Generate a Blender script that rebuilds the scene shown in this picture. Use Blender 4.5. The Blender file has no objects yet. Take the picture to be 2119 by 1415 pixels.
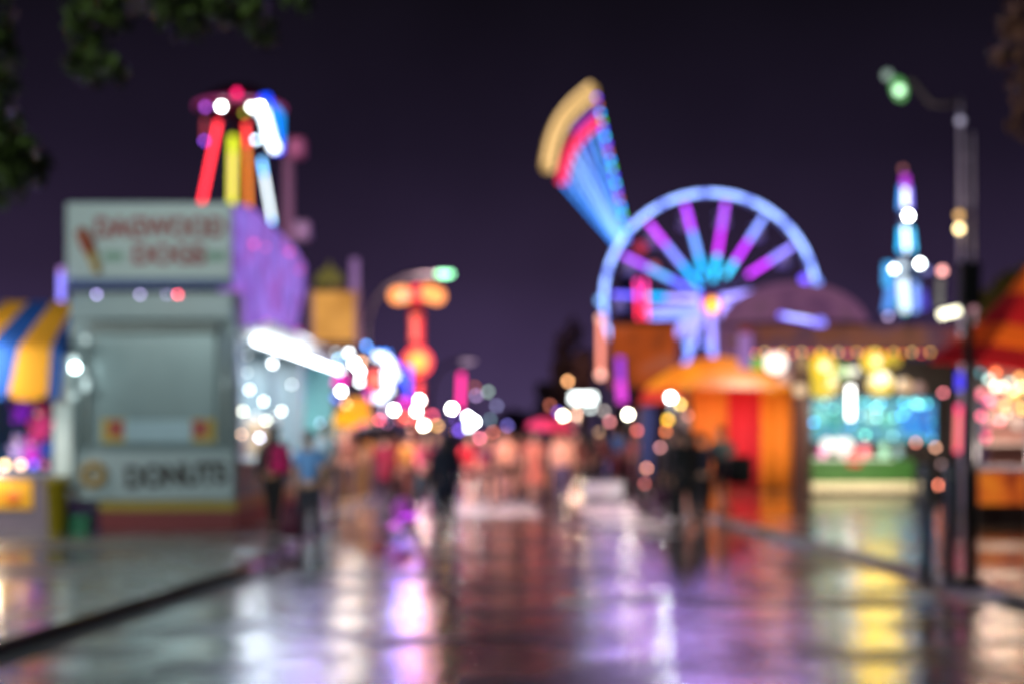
import bpy, bmesh, math, random
from mathutils import Vector, Matrix
R = math.radians
rnd = random.Random(7)
scene = bpy.context.scene
COL = scene.collection
# ------------------------------------------------------------------ camera
FPX, HZN, CH = 2943.0, 890.0, 1.72            # focal length in photo pixels, horizon row, eye height
def X(px, d): return (px - 1059.5) / FPX * d
def Z(py, d): return CH + (HZN - py) / FPX * d
def P(px, py, d): return Vector((X(px, d), d, Z(py, d)))
cam_d = bpy.data.cameras.new('camera'); cam = bpy.data.objects.new('camera', cam_d); COL.objects.link(cam)
cam.location = (0, 0, CH); cam.rotation_euler = (R(90), 0, 0)
cam_d.lens = 50; cam_d.sensor_width = 36; cam_d.shift_y = (HZN - 707.5) / 2119
cam_d.clip_end = 2000; cam_d.clip_start = 0.05
cam_d.dof.use_dof = True; cam_d.dof.focus_distance = 1.2; cam_d.dof.aperture_fstop = 3.75; cam_d.dof.aperture_blades = 0
scene.camera = cam
# ------------------------------------------------------------------ materials
def lin(c): return tuple(((v/255)/12.92 if v/255 <= .04045 else ((v/255+.055)/1.055)**2.4) for v in c)
_m = {}
def paint(rgb, rough=.5, metal=0., var=.12, name=None, scale=6., bump=0.):
    key = ('p', rgb, rough, metal, var, scale, bump)
    if key in _m: return _m[key]
    m = bpy.data.materials.new(name or 'paint'); m.use_nodes = True; nt = m.node_tree; b = nt.nodes['Principled BSDF']
    tc = nt.nodes.new('ShaderNodeTexCoord'); nz = nt.nodes.new('ShaderNodeTexNoise'); nz.inputs['Scale'].default_value = scale; nz.inputs['Detail'].default_value = 4
    nt.links.new(tc.outputs['Object'], nz.inputs['Vector'])
    mx = nt.nodes.new('ShaderNodeMixRGB'); c = lin(rgb)
    mx.inputs[1].default_value = (*[v*(1-var) for v in c], 1); mx.inputs[2].default_value = (*[min(1, v*(1+var)) for v in c], 1)
    nt.links.new(nz.outputs['Fac'], mx.inputs[0]); nt.links.new(mx.outputs[0], b.inputs['Base Color'])
    b.inputs['Roughness'].default_value = rough; b.inputs['Metallic'].default_value = metal
    if bump:
        bp = nt.nodes.new('ShaderNodeBump'); bp.inputs['Strength'].default_value = bump; bp.inputs['Distance'].default_value = .02
        nt.links.new(nz.outputs['Fac'], bp.inputs['Height']); nt.links.new(bp.outputs[0], b.inputs['Normal'])
    _m[key] = m; return m
BLUR = 33.0; K = .55
def led(rgb, w=8., mode='line', gain=1., sample=True):
    if gain >= 1.7: gain *= 1.35
    """a lamp; the radiance that a w pixel wide source needs to read as rgb once defocused"""
    key = ('e', rgb, w, mode, gain)
    if key in _m: return _m[key]
    f = {'line': max(1., .785*BLUR/w), 'dot': max(1., (BLUR/w)**2), 'area': 1.}[mode]*gain
    m = bpy.data.materials.new('surface_glow'); m.use_nodes = True; nt = m.node_tree; b = nt.nodes['Principled BSDF']
    c = lin(rgb); b.inputs['Base Color'].default_value = (.05, .05, .05, 1); b.inputs['Roughness'].default_value = .4
    b.inputs['Emission Color'].default_value = (*c, 1); b.inputs['Emission Strength'].default_value = f
    _m[key] = m; return m
def glow_patches(cols, scale=2., gain=1., seed=0., detail=2.):
    """emitting colour patches: lit sign vinyl, plus cloth, domes and boards given a glow"""
    m = bpy.data.materials.new('glow_patch_surface'); m.use_nodes = True; nt = m.node_tree; b = nt.nodes['Principled BSDF']
    tc = nt.nodes.new('ShaderNodeTexCoord'); mp = nt.nodes.new('ShaderNodeMapping'); mp.inputs['Location'].default_value = (seed, seed*.7, seed*.3)
    nz = nt.nodes.new('ShaderNodeTexNoise'); nz.inputs['Scale'].default_value = scale; nz.inputs['Detail'].default_value = detail
    rp = nt.nodes.new('ShaderNodeValToRGB'); e = rp.color_ramp.elements
    n = len(cols)
    while len(e) < n: e.new(.5)
    for i, c in enumerate(cols):
        e[i].position = .32 + .36*i/max(1, n-1); e[i].color = (*lin(c), 1)
    nt.links.new(tc.outputs['Object'], mp.inputs['Vector']); nt.links.new(mp.outputs[0], nz.inputs['Vector'])
    nt.links.new(nz.outputs['Fac'], rp.inputs[0]); nt.links.new(rp.outputs[0], b.inputs['Emission Color'])
    b.inputs['Base Color'].default_value = (.04, .04, .04, 1); b.inputs['Specular IOR Level'].default_value = .1; b.inputs['Emission Strength'].default_value = gain; b.inputs['Roughness'].default_value = .85
    return m
def canvas(rgb, transl=.5):
    key = ('c', rgb, transl)
    if key in _m: return _m[key]
    m = paint(rgb, .8, 0, .1, 'canvas', 3.).copy(); nt = m.node_tree; b = nt.nodes['Principled BSDF']; out = nt.nodes['Material Output']
    t = nt.nodes.new('ShaderNodeBsdfTranslucent'); t.inputs['Color'].default_value = (*lin(rgb), 1); mx = nt.nodes.new('ShaderNodeMixShader'); mx.inputs[0].default_value = transl
    nt.links.new(b.outputs[0], mx.inputs[1]); nt.links.new(t.outputs[0], mx.inputs[2]); nt.links.new(mx.outputs[0], out.inputs[0])
    _m[key] = m; return m
def wet(name, dark, light, r0, r1, scale, bump, stretch=(1, 1, 1), spec=.5, coat=0.):
    m = bpy.data.materials.new(name); m.use_nodes = True; nt = m.node_tree; b = nt.nodes['Principled BSDF']; L = nt.links.new
    tc = nt.nodes.new('ShaderNodeTexCoord'); mp = nt.nodes.new('ShaderNodeMapping'); mp.inputs['Scale'].default_value = stretch
    L(tc.outputs['Object'], mp.inputs['Vector'])
    n1 = nt.nodes.new('ShaderNodeTexNoise'); n1.inputs['Scale'].default_value = scale; n1.inputs['Detail'].default_value = 5; n1.inputs['Roughness'].default_value = .6
    n2 = nt.nodes.new('ShaderNodeTexNoise'); n2.inputs['Scale'].default_value = 16; n2.inputs['Detail'].default_value = 3
    L(mp.outputs[0], n1.inputs['Vector']); L(tc.outputs['Object'], n2.inputs['Vector'])
    rp = nt.nodes.new('ShaderNodeValToRGB'); rp.color_ramp.elements[0].position = .42; rp.color_ramp.elements[1].position = .6
    rp.color_ramp.elements[0].color = (r0,)*3+(1,); rp.color_ramp.elements[1].color = (r1,)*3+(1,)
    L(n1.outputs['Fac'], rp.inputs[0]); L(rp.outputs[0], b.inputs['Roughness'])
    mx = nt.nodes.new('ShaderNodeMixRGB'); mx.inputs[1].default_value = (*dark, 1); mx.inputs[2].default_value = (*light, 1)
    L(n2.outputs['Fac'], mx.inputs[0]); L(mx.outputs[0], b.inputs['Base Color'])
    n3 = nt.nodes.new('ShaderNodeTexNoise'); n3.inputs['Scale'].default_value = 2.1; n3.inputs['Detail'].default_value = 4; m3 = nt.nodes.new('ShaderNodeMapping'); m3.inputs['Scale'].default_value = (.35, 1, 1)
    L(tc.outputs['Object'], m3.inputs['Vector']); L(m3.outputs[0], n3.inputs['Vector'])
    a3 = nt.nodes.new('ShaderNodeMath'); a3.operation = 'MULTIPLY_ADD'; a3.inputs[1].default_value = .7; L(n3.outputs['Fac'], a3.inputs[0]); L(n1.outputs['Fac'], a3.inputs[2])
    ad = nt.nodes.new('ShaderNodeMath'); ad.operation = 'MULTIPLY_ADD'; ad.inputs[1].default_value = .32
    L(n2.outputs['Fac'], ad.inputs[0]); L(a3.outputs[0], ad.inputs[2])
    bp = nt.nodes.new('ShaderNodeBump'); bp.inputs['Strength'].default_value = bump; bp.inputs['Distance'].default_value = .03
    L(ad.outputs[0], bp.inputs['Height']); L(bp.outputs[0], b.inputs['Normal'])
    b.inputs['Specular IOR Level'].default_value = spec
    cw = nt.nodes.new('ShaderNodeMapRange'); cw.inputs['From Min'].default_value = .42; cw.inputs['From Max'].default_value = .6; cw.inputs['To Min'].default_value = coat; cw.inputs['To Max'].default_value = coat*.35; L(n1.outputs['Fac'], cw.inputs['Value']); L(cw.outputs[0], b.inputs['Coat Weight'])
    b.inputs['Coat IOR'].default_value = 1.4
    rc = nt.nodes.new('ShaderNodeMath'); rc.operation = 'MULTIPLY'; rc.inputs[1].default_value = .6; L(rp.outputs[0], rc.inputs[0]); L(rc.outputs[0], b.inputs['Coat Roughness']); L(bp.outputs[0], b.inputs['Coat Normal'])
    return m
STEEL = paint((120, 120, 128), .35, .6); DARK = paint((28, 28, 32), .5); BLACK = paint((10, 10, 12), .6); WHITE = paint((225, 228, 226), .4)
GREY = paint((128, 134, 136), .45); WOOD = paint((92, 66, 42), .7); RUBBER = paint((16, 16, 17), .8)
# ------------------------------------------------------------------ mesh builder
class MB:
    def __init__(s): s.v = []; s.f = []; s.mi = []
    def _add(s, vs, fs, mi=0):
        b = len(s.v); s.v += [Vector(v) for v in vs]; s.f += [tuple(b+i for i in f) for f in fs]; s.mi += [mi]*len(fs); return s
    def box(s, c, size, mi=0, rot=None, bev=0.):
        hx, hy, hz = [v/2 for v in size]
        if bev and bev < min(hx, hy, hz):
            bm = bmesh.new(); bmesh.ops.create_cube(bm, size=1.); bmesh.ops.scale(bm, vec=(2*hx, 2*hy, 2*hz), verts=bm.verts)
            bmesh.ops.bevel(bm, geom=bm.edges[:], offset=bev, segments=2, affect='EDGES', profile=.5)
            bm.verts.index_update(); vs = [v.co.copy() for v in bm.verts]; fs = [tuple(v.index for v in f.verts) for f in bm.faces]; bm.free()
        else:
            vs = [Vector((x, y, z)) for x in (-hx, hx) for y in (-hy, hy) for z in (-hz, hz)]
            fs = [(0,1,3,2), (4,6,7,5), (0,4,5,1), (2,3,7,6), (0,2,6,4), (1,5,7,3)]
        if rot is not None: vs = [rot @ v for v in vs]
        return s._add([v + Vector(c) for v in vs], fs, mi)
    def ext(s, x0, x1, y0, y1, z0, z1, mi=0, bev=0.):
        return s.box(((x0+x1)/2, (y0+y1)/2, (z0+z1)/2), (abs(x1-x0), abs(y1-y0), abs(z1-z0)), mi, None, bev)
    def tube(s, p0, p1, r0, r1=None, n=10, mi=0, caps=True):
        p0, p1 = Vector(p0), Vector(p1); r1 = r0 if r1 is None else r1
        d = (p1-p0); q = d.to_track_quat('Z', 'Y').to_matrix() if d.length > 1e-9 else Matrix.Identity(3)
        vs = []
        for p, r in ((p0, r0), (p1, r1)):
            for i in range(n):
                a = 2*math.pi*i/n; vs.append(p + q @ Vector((r*math.cos(a), r*math.sin(a), 0)))
        fs = [(i, (i+1) % n, n+(i+1) % n, n+i) for i in range(n)]
        if caps: fs += [tuple(reversed(range(n))), tuple(range(n, 2*n))]
        return s._add(vs, fs, mi)
    def path(s, pts, r, n=8, mi=0):
        pts = [Vector(p) for p in pts]; rs = r if isinstance(r, (list, tuple)) else [r]*len(pts)
        vs = []; N = len(pts)
        for k, p in enumerate(pts):
            d = (pts[min(k+1, N-1)] - pts[max(k-1, 0)]); q = d.to_track_quat('Z', 'Y').to_matrix()
            for i in range(n):
                a = 2*math.pi*i/n; vs.append(p + q @ Vector((rs[k]*math.cos(a), rs[k]*math.sin(a), 0)))
        fs = [(k*n+i, k*n+(i+1) % n, (k+1)*n+(i+1) % n, (k+1)*n+i) for k in range(N-1) for i in range(n)]
        fs += [tuple(reversed(range(n))), tuple(range((N-1)*n, N*n))]
        return s._add(vs, fs, mi)
    def ball(s, c, r, u=14, v=9, mi=0, z0=-1., rot=None):
        rx, ry, rz = r if isinstance(r, (tuple, list)) else (r, r, r); c = Vector(c); vs = []
        a0 = math.asin(max(-1, z0))
        for j in range(v+1):
            t = a0 + (math.pi/2-a0)*j/v
            for i in range(u):
                a = 2*math.pi*i/u; p = Vector((rx*math.cos(t)*math.cos(a), ry*math.cos(t)*math.sin(a), rz*math.sin(t)))
                vs.append(c + (rot @ p if rot is not None else p))
        fs = [(j*u+i, j*u+(i+1) % u, (j+1)*u+(i+1) % u, (j+1)*u+i) for j in range(v) for i in range(u)]
        return s._add(vs, fs, mi)
    def lathe(s, prof, c=(0, 0, 0), n=20, mi=0, axis='Z'):
        c = Vector(c); vs = []
        for r, h in prof:
            for i in range(n):
                a = 2*math.pi*i/n
                p = (r*math.cos(a), r*math.sin(a), h) if axis == 'Z' else (r*math.cos(a), h, r*math.sin(a)) if axis == 'Y' else (h, r*math.cos(a), r*math.sin(a))
                vs.append(c + Vector(p))
        k = len(prof)
        fs = [(j*n+i, j*n+(i+1) % n, (j+1)*n+(i+1) % n, (j+1)*n+i) for j in range(k-1) for i in range(n)]
        return s._add(vs, fs, mi)
    def disc(s, c, r, t, n=24, mi=0, axis='Y'):
        return s.lathe([(0.001, -t/2), (r, -t/2), (r, t/2), (0.001, t/2)], c, n, mi, axis)
    def prism(s, poly, y0, y1, mi=0):
        """poly: (x, z) outline, extruded along y"""
        n = len(poly); vs = [(x, y0, z) for x, z in poly] + [(x, y1, z) for x, z in poly]
        fs = [tuple(range(n)), tuple(reversed(range(n, 2*n)))] + [(i, n+i, n+(i+1) % n, (i+1) % n) for i in range(n)]
        return s._add(vs, fs, mi)
    def slab(s, poly, z0, z1, mi=0):
        n = len(poly); vs = [(x, y, z0) for x, y in poly] + [(x, y, z1) for x, y in poly]
        fs = [tuple(reversed(range(n))), tuple(range(n, 2*n))] + [(i, (i+1) % n, n+(i+1) % n, n+i) for i in range(n)]
        return s._add(vs, fs, mi)
    def torus(s, c, R0, r, n=48, k=8, mi=0, axis='Y', a0=0, a1=360):
        c = Vector(c); full = abs(a1-a0) >= 360; N = n if full else n+1; vs = []
        for i in range(N):
            a = R(a0 + (a1-a0)*i/n)
            for j in range(k):
                b = 2*math.pi*j/k; q = R0 + r*math.cos(b); h = r*math.sin(b)
                p = (q*math.cos(a), h, q*math.sin(a)) if axis == 'Y' else (q*math.cos(a), q*math.sin(a), h) if axis == 'Z' else (h, q*math.cos(a), q*math.sin(a))
                vs.append(c + Vector(p))
        fs = [((i % N)*k+j, ((i+1) % N)*k+j, ((i+1) % N)*k+(j+1) % k, (i % N)*k+(j+1) % k) for i in range(n if full else n) for j in range(k)]
        return s._add(vs, fs, mi)
    def sheet(s, vs, fs, t=.01, mi=0):
        """a thin solid sheet: quads/tris thickened along their mean normal"""
        vs = [Vector(v) for v in vs]; nn = [Vector() for _ in vs]
        for f in fs:
            nr = (vs[f[1]]-vs[f[0]]).cross(vs[f[2]]-vs[f[0]])
            if nr.length > 0: nr.normalize()
            for i in f: nn[i] += nr
        nn = [x.normalized() if x.length > 0 else Vector((0, 0, 1)) for x in nn]; n = len(vs)
        cnt = {}
        for f in fs:
            for a, b in zip(f, f[1:]+f[:1]): cnt[(a, b)] = 1
        mis = mi if isinstance(mi, list) else [mi]*len(fs)
        base = len(s.v); s.v += vs + [v - x*t for v, x in zip(vs, nn)]
        for f, m in zip(fs, mis):
            s.f.append(tuple(base+i for i in f)); s.mi.append(m); s.f.append(tuple(base+n+i for i in reversed(f))); s.mi.append(m)
            for a, b in zip(f, f[1:]+f[:1]):
                if (b, a) not in cnt: s.f.append((base+b, base+a, base+n+a, base+n+b)); s.mi.append(m)
        return s
    def build(s, name, mats, parent=None, smooth=False, local=False, label=None):
        mats = mats if isinstance(mats, (list, tuple)) else [mats]
        top = parent
        while top is not None and top.parent is not None: top = top.parent
        off = Vector((0, 0, 0)) if (local or top is None) else top.location
        me = bpy.data.meshes.new(name); me.from_pydata([tuple(v-off) for v in s.v], [], s.f)
        for m in mats: me.materials.append(m)
        for p, i in zip(me.polygons, s.mi):
            p.material_index = i; p.use_smooth = smooth
        me.validate(); me.update()
        o = bpy.data.objects.new(name, me); COL.objects.link(o)
        if parent is not None: o.parent = parent
        if label: o['label'] = label
        return o
def thing(name, label, cat, loc=(0, 0, 0), group=None, rz=0):
    o = bpy.data.objects.new(name, None); COL.objects.link(o); o.location = loc; o.rotation_euler = (0, 0, rz)
    o.empty_display_size = .3; o['label'] = label; o['category'] = cat
    if group: o['group'] = group
    return o
def tag(o, label=None, cat=None, group=None, kind=None):
    for k, v in (('label', label), ('category', cat), ('group', group), ('kind', kind)):
        if v: o[k] = v
    return o
def copy_tree(o, parent=None):
    c = o.copy(); COL.objects.link(c); c.parent = parent
    for ch in [x for x in COL.objects if x.parent == o]: copy_tree(ch, c)
    return c
def lamp(kind, loc, watts, rgb, parent=None, size=.1, aim=None, cone=60, blend=.4, name='lamp_light'):
    l = bpy.data.lights.new(name, kind); l.energy = watts; l.color = rgb; 
    if kind in ('POINT', 'SPOT'): l.shadow_soft_size = size
    if kind == 'SPOT': l.spot_size = R(cone); l.spot_blend = blend
    if kind == 'AREA': l.size = size
    o = bpy.data.objects.new(name, l); COL.objects.link(o)
    top = parent
    while top is not None and top.parent is not None: top = top.parent
    o.location = Vector(loc) - (top.location if top is not None else Vector())
    if parent is not None: o.parent = parent
    if aim is not None: o.rotation_euler = (Vector(aim)-Vector(loc)).to_track_quat('-Z', 'Y').to_euler()
    return o
def text_mesh(txt, size, depth=.01, shear=0., bold=.05):
    cu = bpy.data.curves.new('lettering', 'FONT'); cu.body = txt; cu.size = size; cu.extrude = depth/2; cu.offset = bold*size; cu.shear = shear
    cu.align_x = 'CENTER'; cu.align_y = 'CENTER'
    o = bpy.data.objects.new('lettering', cu); COL.objects.link(o); dg = bpy.context.evaluated_depsgraph_get()
    me = bpy.data.meshes.new_from_object(o.evaluated_get(dg)); bpy.data.objects.remove(o); bpy.data.curves.remove(cu)
    return me
def lettering(txt, centre, size, mat, parent, width=None, shear=0., rz=0., tilt=0.):
    me = text_mesh(txt, size, .012, shear); me.materials.clear(); me.materials.append(mat)
    xs = [v.co.x for v in me.vertices]; sx = (width/(max(xs)-min(xs))) if width else 1.
    cx = (max(xs)+min(xs))/2
    M = Matrix.Rotation(rz, 4, 'Z') @ Matrix.Rotation(R(90), 4, 'X') @ Matrix.Rotation(tilt, 4, 'Z') @ Matrix.Scale(sx, 4, (1, 0, 0)) @ Matrix.Translation((-cx, 0, 0))
    me.transform(M)
    top = parent
    while top.parent is not None: top = top.parent
    me.transform(Matrix.Translation(Vector(centre)-top.location))
    o = bpy.data.objects.new('lettering', me); COL.objects.link(o); o.parent = parent
    return o
# ------------------------------------------------------------------ world (night sky with city glow)
w = bpy.data.worlds.new('World'); scene.world = w; w.use_nodes = True; nt = w.node_tree; bg = nt.nodes['Background']
tc = nt.nodes.new('ShaderNodeTexCoord'); sp = nt.nodes.new('ShaderNodeSeparateXYZ'); rp = nt.nodes.new('ShaderNodeValToRGB')
nt.links.new(tc.outputs['Generated'], sp.inputs[0]); nt.links.new(sp.outputs['Z'], rp.inputs[0])
e = rp.color_ramp.elements; e[0].position = 0.; e[0].color = (*lin((76, 62, 98)), 1); e[1].position = 1.; e[1].color = (*lin((10, 9, 14)), 1)
for pos, c in ((.05, (62, 48, 80)), (.11, (47, 36, 60)), (.19, (31, 24, 41)), (.3, (17, 14, 22))):
    k = e.new(pos); k.color = (*lin(c), 1)
sky = nt.nodes.new('ShaderNodeTexSky'); sky.sky_type = 'NISHITA'; sky.sun_disc = False; sky.sun_elevation = R(-9); sky.sun_rotation = R(60)
ad = nt.nodes.new('ShaderNodeMixRGB'); ad.blend_type = 'ADD'; ad.inputs[0].default_value = .02
nz = nt.nodes.new('ShaderNodeTexNoise'); nz.inputs['Scale'].default_value = 5.; nz.inputs['Detail'].default_value = 3; mr = nt.nodes.new('ShaderNodeMapRange'); mr.inputs['To Min'].default_value = .5; mr.inputs['To Max'].default_value = 1.45
nt.links.new(tc.outputs['Generated'], nz.inputs['Vector']); nt.links.new(nz.outputs['Fac'], mr.inputs['Value']); cl = nt.nodes.new('ShaderNodeVectorMath'); cl.operation = 'SCALE'; nt.links.new(rp.outputs[0], cl.inputs[0]); nt.links.new(mr.outputs[0], cl.inputs['Scale'])
nt.links.new(cl.outputs[0], ad.inputs[1]); nt.links.new(sky.outputs[0], ad.inputs[2]); nt.links.new(ad.outputs[0], bg.inputs['Color'])
bg.inputs['Strength'].default_value = .9
# ------------------------------------------------------------------ ground
ASPH = wet('wet_asphalt', (.022, .02, .025), (.07, .064, .076), .05, .36, .8, .6, (.8, 1., 1), .62, .95)
CONC = wet('wet_concrete', (.11, .11, .105), (.23, .23, .22), .08, .45, .5, .3, (.5, 1, 1), .5, .5)
g = MB(); g.slab([(-500, -60), (500, -60), (500, 900), (-500, 900)], -.3, 0); tag(g.build('ground', wet('wet_ground', (.02, .02, .02), (.06, .055, .05), .12, .4, .4, .2)), kind='structure')
KL = [(-4.9, -20), (-4.55, 8), (-4.03, 11.2), (-3.3, 17.1), (-3.35, 22), (-3.6, 40), (-4.0, 130)]
KR = [(6.2, -20), (5.35, 8), (5.1, 14.3), (4.74, 18.8), (4.1, 24.8), (3.7, 34), (3.9, 130)]
r = MB(); r.slab(KL + KR[::-1], .001, .004); tag(r.build('road', ASPH), kind='structure')
def kerbed(name, line, side, mat):
    off = .16*side
    m = MB(); m.slab((line + [(side*60, 130), (side*60, -20)]) if side < 0 else (line[::-1] + [(side*60, -20), (side*60, 130)]), .0045, .12)
    m2 = MB()
    for a, b in zip(line, line[1:]):
        pts = [a, b, (b[0]-off, b[1]), (a[0]-off, a[1])]
        if side > 0: pts = pts[::-1]
        m2.slab(pts, .0045, .118)
    return m.build(name, mat), m2
p, k = kerbed('pavement', KL, -1, CONC); tag(p, kind='structure'); tag(k.build('kerb', wet('kerb_stone', (.2, .2, .21), (.36, .36, .36), .08, .3, .8, .15)), kind='structure')
p, k = kerbed('pavement', KR, 1, wet('wet_paving', (.03, .026, .022), (.08, .07, .06), .07, .34, .45, .35, (.5, 1, 1), .6, .9)); tag(p, kind='structure')
tag(k.build('kerb', wet('painted_kerb', (.24, .24, .22), (.4, .4, .37), .1, .4, .8, .2)), kind='structure')
gt_ = MB()
for a, b in zip(KL[:4], KL[1:4]): gt_.slab([(a[0]+.162, a[1]), (b[0]+.162, b[1]), (b[0]+.5, b[1]), (a[0]+.38, a[1])][::-1], .0045, .008)
tag(gt_.build('gutter', paint((44, 43, 48), .6, 0, .3, None, 3., .3)), kind='structure')
mk = MB()
mk.ext(.45, 5.0, 14.0, 14.32, .0045, .009); mk.ext(-1.3, .55, 28, 35, .0045, .009); mk.ext(1.5, 2.7, 23, 33, .0045, .009)  # stop line, then two broad pale patches on the asphalt
tag(mk.build('road_line_patches', wet('worn_pale', (.5, .5, .47), (.75, .74, .7), .15, .4, .9, .15)), kind='structure')
# ------------------------------------------------------------------ figures
def skin_mesh(name, verts, edges, radii, sub=1):
    me = bpy.data.meshes.new('tmp'); me.from_pydata([tuple(v) for v in verts], edges, [])
    o = bpy.data.objects.new('tmp', me); COL.objects.link(o)
    sk = o.modifiers.new('s', 'SKIN'); sk.use_smooth_shade = True
    for i, v in enumerate(me.skin_vertices[0].data):
        r0 = radii[i]; v.radius = (r0, r0) if not isinstance(r0, tuple) else r0; v.use_root = (i == 0)
    if sub: ss = o.modifiers.new('d', 'SUBSURF'); ss.levels = sub; ss.render_levels = sub
    dg = bpy.context.evaluated_depsgraph_get(); out = bpy.data.meshes.new_from_object(o.evaluated_get(dg)); out.name = name
    bpy.data.objects.remove(o); bpy.data.meshes.remove(me)
    return out
def pose_joints(lg, kn, ar, el, lean=0.):
    """leg swing (L, R), knee bend, arm swing, elbow bend in degrees; faces -Y; soles on z=0"""
    J = {}
    J['pelvis'] = Vector((0, 0, .95)); J['waist'] = Vector((0, -.01, 1.1)); J['chest'] = Vector((0, -.01-lean*.5, 1.3)); J['neck'] = Vector((0, -lean*.8, 1.45)); 
    for i, s in enumerate((-1, 1)):
        h = Vector((s*.09, 0, .9)); a = R(lg[i]); k = h + Vector((s*.01, -math.sin(a)*.42, -math.cos(a)*.42)); b = a - R(kn[i])
        an = k + Vector((0, -math.sin(b)*.41, -math.cos(b)*.41)); J['hip%d' % i] = h; J['knee%d' % i] = k; J['ankle%d' % i] = an
        t = b*.5; J['toe%d' % i] = an + Vector((s*.03, -.16*math.cos(t), -.055 + (.08*math.sin(-t) if t < 0 else 0)))
        sh = Vector((s*.175, -lean*.7, 1.40)); a = R(ar[i]); e_ = sh + Vector((s*.05, -math.sin(a)*.28, -math.cos(a)*.28)); b = a + R(el[i])
        wr = e_ + Vector((s*.01, -math.sin(b)*.25, -math.cos(b)*.25)); J['sh%d' % i] = sh; J['elb%d' % i] = e_; J['wr%d' % i] = wr
        J['hd%d' % i] = (wr - e_).normalized()
    low = min(J['ankle0'].z, J['ankle1'].z) - .075
    for k_ in J:
        if not k_.startswith('hd'): J[k_] = J[k_] - Vector((0, 0, low))
    return J
def body_mesh(J):
    V = []; E = []; Rr = []
    def add(p, r_, par=None):
        V.append(p); Rr.append(r_)
        if par is not None: E.append((par, len(V)-1))
        return len(V)-1
    pe = add(J['pelvis'], .125); wa = add(J['waist'], .11, pe); ch = add(J['chest'], .125, wa); ne = add(J['neck'], .055, ch); n2 = add(J['neck'] + Vector((0, -.01, .06)), .05, ne)
    h1 = add(J['neck'] + Vector((0, -.02, .12)), .075, n2); h2 = add(J['neck'] + Vector((0, -.02, .19)), .088, h1); add(J['neck'] + Vector((0, -.01, .25)), .062, h2)
    for i in (0, 1):
        s = -1 if i == 0 else 1
        hi = add(J['hip%d' % i], .088, pe); mid = add((J['hip%d' % i]+J['knee%d' % i])/2, .074, hi); kn = add(J['knee%d' % i], .054, mid)
        cf = add(J['knee%d' % i].lerp(J['ankle%d' % i], .35), .054, kn); an = add(J['ankle%d' % i], .036, cf); add(J['toe%d' % i], .034, an)
        sh = add(J['sh%d' % i], .056, ch); el = add(J['elb%d' % i], .042, sh); wr = add(J['wr%d' % i], .026, el)
        d = J['hd%d' % i]; pa = add(J['wr%d' % i] + d*.045, .03, wr); side = Vector((0, 1, 0)) - d*d.y
        side = side.normalized() if side.length > .1 else Vector((1, 0, 0))
        inn = Vector((-s, 0, 0))
        for q, ln in ((-.027, .062), (-.009, .075), (.009, .07), (.027, .055)):
            f1 = add(J['wr%d' % i] + d*(.085) + side*q, .0095, pa); f2 = add(V[f1] + d*ln*.5 + inn*.008, .0085, f1); add(V[f2] + d*ln*.4 + inn*.02, .0075, f2)
        t1 = add(J['wr%d' % i] + d*.045 - side*.045 + inn*.01, .011, pa); add(V[t1] + d*.035 - side*.01 + inn*.012, .009, t1)
    me = skin_mesh('body', V, E, Rr, 1)
    # face: nose, ears, eyes, mouth joined into the one body mesh
    hc = J['neck'] + Vector((0, -.02, .17)); m = MB()
    m.ball(hc + Vector((0, -.098, -.005)), (.013, .02, .022), 8, 5)
    for s in (-1, 1):
        m.ball(hc + Vector((s*.088, .01, 0)), (.012, .022, .034), 8, 5); m.ball(hc + Vector((s*.033, -.083, .022)), (.014, .01, .009), 8, 5, 1)
    m.ball(hc + Vector((0, -.083, -.05)), (.026, .01, .008), 8, 5, 2)
    tmp = bpy.data.meshes.new('t'); tmp.from_pydata([tuple(v) for v in m.v], [], m.f)
    for p_, i_ in zip(tmp.polygons, m.mi): p_.material_index = i_; p_.use_smooth = True
    bm = bmesh.new(); bm.from_mesh(me); bm.from_mesh(tmp); bm.to_mesh(me); bm.free(); bpy.data.meshes.remove(tmp)
    return me
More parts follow.
